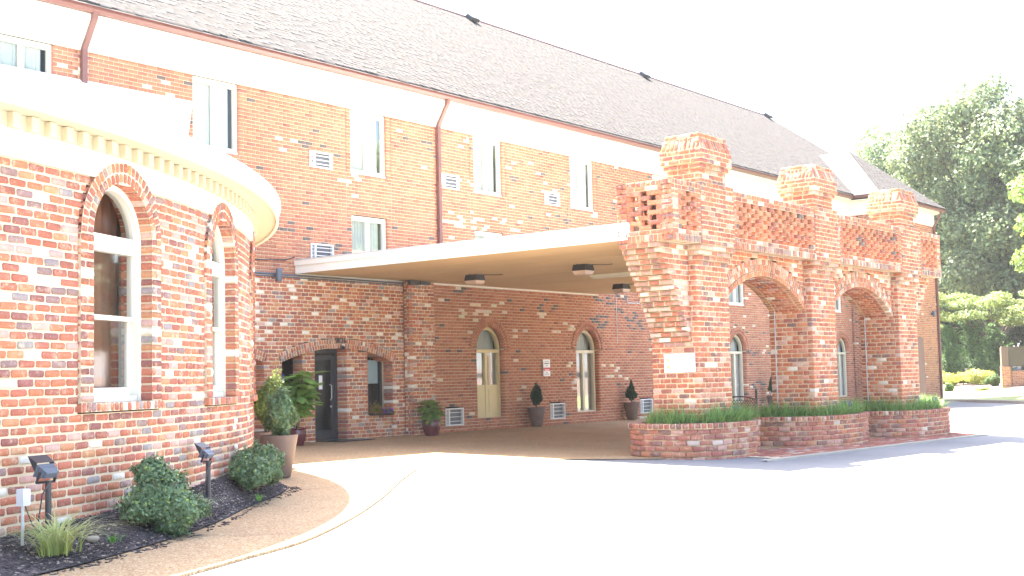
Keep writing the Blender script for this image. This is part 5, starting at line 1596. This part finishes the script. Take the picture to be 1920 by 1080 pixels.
# iron lattice bench behind the nearest planter
t = empty('iron_bench', (27.6, 14.6, g(27.6, 14.6)), 'dark iron lattice bench half hidden behind the arcade planters', 'bench')
zg = g(27.6, 14.6); BM = Matrix.Translation((27.6, 14.6, zg)) @ Matrix.Rotation(math.radians(-20), 4, 'Z')
lat = MB(); W_, H0, H1 = .62, .42, .86
def topz(x): return H1 - .10 * (x / W_) ** 2
for s_ in (-1, 1):
    for k in range(-14, 15):
        x0 = k * .085; pts = []
        for q in np.linspace(0, 1, 7):
            x, z = x0 + s_ * (q - .5) * .44, H0 + q * (H1 - H0)
            if abs(x) < W_ and z < topz(x): pts.append((x, .012 * s_, z))
        if len(pts) > 1: lat.tube(pts, .011, 4)
put('lattice_back', lat.mesh('lattice_back'), M['rust'], t, BM)
put('back_rail', MB().tube([(x, 0, topz(x)) for x in np.linspace(-W_, W_, 12)], .02, 6).mesh('back_rail'), M['rust'], t, BM)
put('seat', MB().box(-W_, W_, -.42, -.02, .40, .43).mesh('seat'), M['rust'], t, BM)
for s_ in (-1, 1):
    put('leg', MB().tube([(s_ * W_, -.4, 0), (s_ * W_, -.4, .42)], .025, 6).mesh('leg'), M['dark'], t, BM)
    put('leg', MB().tube([(s_ * W_, 0.02, 0), (s_ * W_, 0.02, 1.0)], .03, 6).mesh('leg'), M['dark'], t, BM)

# ------------------------------------------------------------------ beyond the building: kerb, lawn bank, hedge, sign, trees
KD = np.array([.686, .728]); KN = np.array([.728, -.686]); K0 = np.array([54.0, 18.2])
def bank_z(b): return -.14 + .12 + .62 * min(1, max(0, (b - 1) / 10)) + .035 * max(0, b - 11)
fk = MB()
for k in range(40):
    a0, a1 = -30 + k * 1.5, -30 + (k + 1) * 1.5 - .01
    P = [K0 + KD * a0, K0 + KD * a1]; Q = [p + KN * .18 for p in P]
    fk.add([(*P[0], -.2), (*P[1], -.2), (*P[1], -.02), (*P[0], -.02), (*Q[1], -.015), (*Q[0], -.015)], [(0, 1, 2, 3), (3, 2, 4, 5)])
o = put('far_kerb', fk.mesh('far_kerb'), M['kerb']); o['kind'] = 'structure'
def band(name, b0, b1, m, nb, a0=-40, a1=60, na=50):
    V = []; Fs = []
    for j in range(nb + 1):
        b_ = b0 + (b1 - b0) * j / nb
        for i in range(na + 1):
            p = K0 + KD * (a0 + (a1 - a0) * i / na) + KN * b_
            V.append((p[0], p[1], bank_z(b_) + .05 * math.sin(i * .9 + j) * min(1, j / 4)))
    for j in range(nb):
        for i in range(na): Fs.append((j * (na + 1) + i, j * (na + 1) + i + 1, (j + 1) * (na + 1) + i + 1, (j + 1) * (na + 1) + i))
    me = bpy.data.meshes.new(name); me.from_pydata(V, [], Fs); me.update(); o = put(name, me, m); o['kind'] = 'structure'
band('lawn', .18, 6.5, M['lawn'], 8); band('mulch_bank', 6.5, 60, M['bank'], 20)

def pix(px_, D, z=None, py=None):
    """Ground point seen at image column px_ at distance D (plan distance)."""
    d = RR * ((px_ - 960) / FPX) + UU * ((540 - (py or 700)) / FPX) + F_
    d = d / math.hypot(d[0], d[1]) * D
    return np.array([d[0], d[1], CAMZ + d[2] if z is None else z])

def tree(name, label, base, trunk_h, r_trunk, crown, n, leaf, col, group='trees beyond the lot', lean=(0, 0), var=.4, aspect=.6, cat='tree', flat=1.0):
    """crown: list of clump (centre offset, radius)."""
    t = empty(name, tuple(base), label, cat, group)
    tb = MB(); top = np.array(base) + np.array([lean[0], lean[1], trunk_h])
    tb.tube([np.array(base) - Z * .3, (np.array(base) + top) / 2 + np.array([.1, .05, 0]), top], [r_trunk, r_trunk * .75, r_trunk * .5], 8)
    for c, r in crown[::3]:
        e = np.array(base) + np.array(c); m_ = (top + e) / 2 + nr.normal(0, .2, 3) * r_trunk * 2
        tb.tube([top - Z * trunk_h * rng.uniform(.05, .5), m_, e], [r_trunk * .4, r_trunk * .25, r_trunk * .06], 5)
    put('trunk', tb.mesh('trunk'), M['bark'], t)
    tot = sum(r ** 2 for c, r in crown); Cs, Ns, Cl = [], [], []
    for c, r in crown:
        k = max(20, int(n * r * r / tot)); d = nr.normal(0, 1, (k, 3)); d /= np.linalg.norm(d, axis=1)[:, None]
        rr_ = r * nr.uniform(.25, 1.12, (k, 1)) ** .6
        sc = np.array([1, 1, .72 * flat])
        Cs.append(np.array(base) + np.array(c) + d * rr_ * sc); Ns.append(d + np.array([0, 0, .6])); Cl.append(lcol(k, np.array(col) * rng.uniform(.72, 1.25), var, .14))
    put('crown', leaves_mesh('crown', np.concatenate(Cs), np.concatenate(Ns), leaf, np.concatenate(Cl), aspect, .7), M['leaf'], t)
    return t

def crown_clumps(rx, ry, rz, zc, n, r0, r1, seed):
    R = random.Random(seed); L = []
    while len(L) < n:
        x, y, z = R.uniform(-1, 1), R.uniform(-1, 1), R.uniform(-1, 1); d = x * x + y * y + z * z
        if d > 1 or d < .2: continue
        L.append(((x * rx, y * ry, zc + z * rz), R.uniform(r0, r1)))
    return L
p = pix(1872, 92); tree('oak_tree', 'largest leafy tree at the right edge beyond the building corner', (p[0], p[1], 1.0), 7.5, .42, crown_clumps(6.6, 6.6, 8.7, 12.0, 80, 1.3, 2.3, 3), 70000, .29, (.19, .235, .12))
p = pix(1690, 100); tree('oak_tree', 'leafy tree rising just behind the roof hip of the far wing', (p[0], p[1], 1.0), 8, .4, crown_clumps(4.6, 4.6, 7.8, 10.2, 54, 1.1, 2.0, 5), 50000, .29, (.18, .23, .125))
p = pix(1745, 118); tree('maple_tree', 'bright green tree top showing between the two big trees', (p[0], p[1], 1.0), 12, .4, crown_clumps(5.2, 5.2, 8.0, 16.0, 46, 1.2, 2.2, 8), 22000, .42, (.20, .27, .10))
p = pix(2032, 74); tree('maple_tree', 'yellow-green tree reaching in at the right picture edge', (p[0], p[1], 1.0), 5, .3, crown_clumps(2.6, 2.6, 5.5, 9.0, 34, .7, 1.3, 9), 14000, .26, (.24, .33, .08))
p = pix(1948, 90); tree('oak_tree', 'tall leafy tree cut off by the right picture edge', (p[0], p[1], 1.0), 8, .42, crown_clumps(5.2, 5.2, 8.6, 12.0, 70, 1.2, 2.2, 21), 52000, .29, (.18, .23, .115))
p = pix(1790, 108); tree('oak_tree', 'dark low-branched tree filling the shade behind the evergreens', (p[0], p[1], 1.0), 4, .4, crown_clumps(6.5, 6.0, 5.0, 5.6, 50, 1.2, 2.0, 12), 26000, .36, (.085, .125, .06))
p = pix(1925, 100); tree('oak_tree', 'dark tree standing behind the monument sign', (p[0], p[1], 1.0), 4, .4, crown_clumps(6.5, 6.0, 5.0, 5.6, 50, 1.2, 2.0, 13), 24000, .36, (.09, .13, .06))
p = pix(1868, 80); tree('dogwood_tree', 'spreading tree with tiers of pale leaves above the evergreens', (p[0], p[1], .9), 2.6, .16, [((rng.uniform(-3.3, 3.3), rng.uniform(-3.3, 3.3), 3.0 + rng.choice((0, .55, 1.1, 1.6)) + rng.uniform(-.1, .1)), rng.uniform(.45, .95)) for _ in range(44)], 16000, .17, (.24, .30, .10), flat=.45)
def conifer(px_, D, h, w, label, seed):
    p = pix(px_, D); base = (p[0], p[1], .8)
    t = empty('cedar_tree', base, label, 'evergreen', 'evergreens behind the hedge')
    put('trunk', MB().tube([(base[0], base[1], .5), (base[0], base[1], .8 + h * .95)], [.09, .02], 6).mesh('trunk'), M['bark'], t)
    R = np.random.RandomState(seed); Cs, Ns = [], []
    for b_ in range(150):
        k = R.uniform(0, 1) ** 1.25; a = R.uniform(0, 6.283); L_ = w * (1 - k) ** .8 * R.uniform(.7, 1.15) + .12; m_ = 70
        q = R.uniform(0, 1, m_); up = R.uniform(.25, .75)
        P_ = np.c_[base[0] + np.cos(a) * L_ * q, base[1] + np.sin(a) * L_ * q, .85 + k * h + up * L_ * q ** 1.4] + R.normal(0, .055, (m_, 3)) * (1.15 - q[:, None])
        Cs.append(P_); Ns.append(np.tile([np.cos(a) * .4, np.sin(a) * .4, 1.0], (m_, 1)))
    Cs, Ns = np.concatenate(Cs), np.concatenate(Ns); n = len(Cs)
    put('crown', leaves_mesh('crown', Cs, Ns, .17, lcol(n, (.13, .22, .075), .45), .3, .7), M['needle'], t)
conifer(1782, 78, 2.9, 1.2, 'evergreen closest to the building corner downspout', 1)
conifer(1826, 80, 4.2, 1.5, 'tallest evergreen in the middle of the three behind the hedge', 2)
conifer(1866, 78, 2.9, 1.3, 'evergreen beside the monument sign', 4)
def bush(px_, D, r, label, col, name='hedge_bush', n=5000, leaf=.07, group='low bushes on the far bank'):
    p = pix(px_, D); z0 = bank_z(float(np.dot(p[:2] - K0, KN))) - .03
    t = empty(name, (p[0], p[1], z0), label, 'bush', group)
    put('stem', MB().tube([(p[0], p[1], z0 - .1), (p[0], p[1], z0 + r[2])], .03, 5).mesh('stem'), M['bark'], t)
    put('foliage', blob_leaves('foliage', (p[0], p[1], z0 + r[2] * .9), r, n, leaf, col, 14, .35, .5), M['leaf'], t)
YEL = (.34, .36, .07)
bush(1777, 73, (.95, .95, .42), 'yellow-green hedge bush nearest the building corner', YEL)
bush(1806, 73.5, (.85, .85, .40), 'yellow-green hedge bush between two others of its kind', YEL)
bush(1838, 72, (1.25, 1.1, .46), 'widest yellow-green hedge bush, left of the rounded green bush', YEL, n=7000)
bush(1862, 69, (.42, .42, .36), 'rounded green bush beside the monument sign', (.12, .19, .06))
bush(1779, 66, (.28, .28, .26), 'small round green bush below the yellow hedge', (.10, .16, .04), n=3000)
bush(1842, 64.5, (.5, .4, .14), 'low yellowish ground plant on the pine-straw bank', (.30, .30, .12), n=1500)

p = pix(1886, 67); zb = bank_z(float(np.dot(p[:2] - K0, KN)))
t = empty('monument_sign', (p[0], p[1], zb), 'brown cabinet sign on a low brick wall at the right edge', 'sign')
MM = Matrix.Translation((p[0], p[1], zb)) @ Matrix.Rotation(math.radians(-62), 4, 'Z')
sb_ = Bricks(TB); sm = MB()
def sign_box(x0, x1, y0, y1, z0, z1):
    for S, a, b_ in ((Plane((0, y0, 0), (1, 0, 0), (0, -1, 0)), x0, x1), (Plane((x0, 0, 0), (0, 1, 0), (-1, 0, 0)), y0, y1), (Plane((x1, 0, 0), (0, 1, 0), (1, 0, 0)), y0, y1)):
        fill(sb_, S, a, b_, z0, z1, .08, .21, .012, PAL_S, None, .05, mort=sm, show=0)
    sm.quad((x0, y0, z1), (x1, y0, z1), (x1, y1, z1), (x0, y1, z1))
sign_box(-.22, .22, -.22, .22, -.2, 1.0); sign_box(.22, 2.6, -.12, .12, -.2, .78)
sm_o = put('wall', sm.mesh('wall'), M['mortar_s'], t, MM)
sb_.build(t, M['brick_s'], 0); bo = [o for o in t.children if o.name.startswith('brickwork')][0]; bo.matrix_basis = MM; 
put('post', MB().box(-.2, .12, -.16, .16, 1.0, 1.95).box(-.16, .08, -.13, .13, 1.95, 2.0).mesh('post'), M['brown_sign'], t, MM)
put('post', MB().box(1.42, 1.58, -.1, .1, .78, 1.98).mesh('post'), M['brown_sign'], t, MM)
put('panel', MB().box(.16, 1.42, -.07, .07, 1.0, 1.98).mesh('panel'), M['olive_sign'], t, MM)

# the treeline goes on past the right edge; the curved wing's windows mirror it
src = [o for o in COL.objects if o.name.startswith('oak_tree') and o.parent is None][:2]
for k, (x, y, a, lab) in enumerate(((88, 14, 1.0, 'tree of the line past the right edge, first after the sign'), (84, 4, 2.2, 'tree of the line past the right edge, second after the sign'), (80, -7, 3.9, 'tree of the line past the right edge, third after the sign'), (74, -18, 5.2, 'tree of the line past the right edge, fourth after the sign'), (64, -28, .4, 'tree of the line past the right edge, last one'))):
    r0 = src[k % 2]; r = r0.copy(); COL.objects.link(r); r['label'] = lab
    new = Matrix.Translation((x, y, .6)) @ Matrix.Rotation(a, 4, 'Z')
    r.matrix_basis = new
    for ch in [c for c in COL.objects if c.parent == r0]:
        c = ch.copy(); COL.objects.link(c); c.parent = r
        c.matrix_parent_inverse = Matrix.Translation(-r0.location); c.matrix_basis = Matrix.Identity(4)

# ------------------------------------------------------------------ thin volume added to imitate the washed-out lens-flare veil
hz = MB().box(-1600, 1600, -1600, 1600, -1.8, 30.0)
hm = bpy.data.materials.new('veil_haze'); hm.use_nodes = True
hm.node_tree.nodes.clear()
ho = hm.node_tree.nodes.new('ShaderNodeOutputMaterial'); hv = hm.node_tree.nodes.new('ShaderNodeVolumePrincipled')
hv.inputs['Color'].default_value = (.95, .96, 1.0, 1); hv.inputs['Density'].default_value = 0.00026; hv.inputs['Anisotropy'].default_value = 0.3
hm.node_tree.links.new(hv.outputs[0], ho.inputs['Volume'])
o = put('veil_haze', hz.mesh('veil_haze'), hm); o['kind'] = 'stuff'
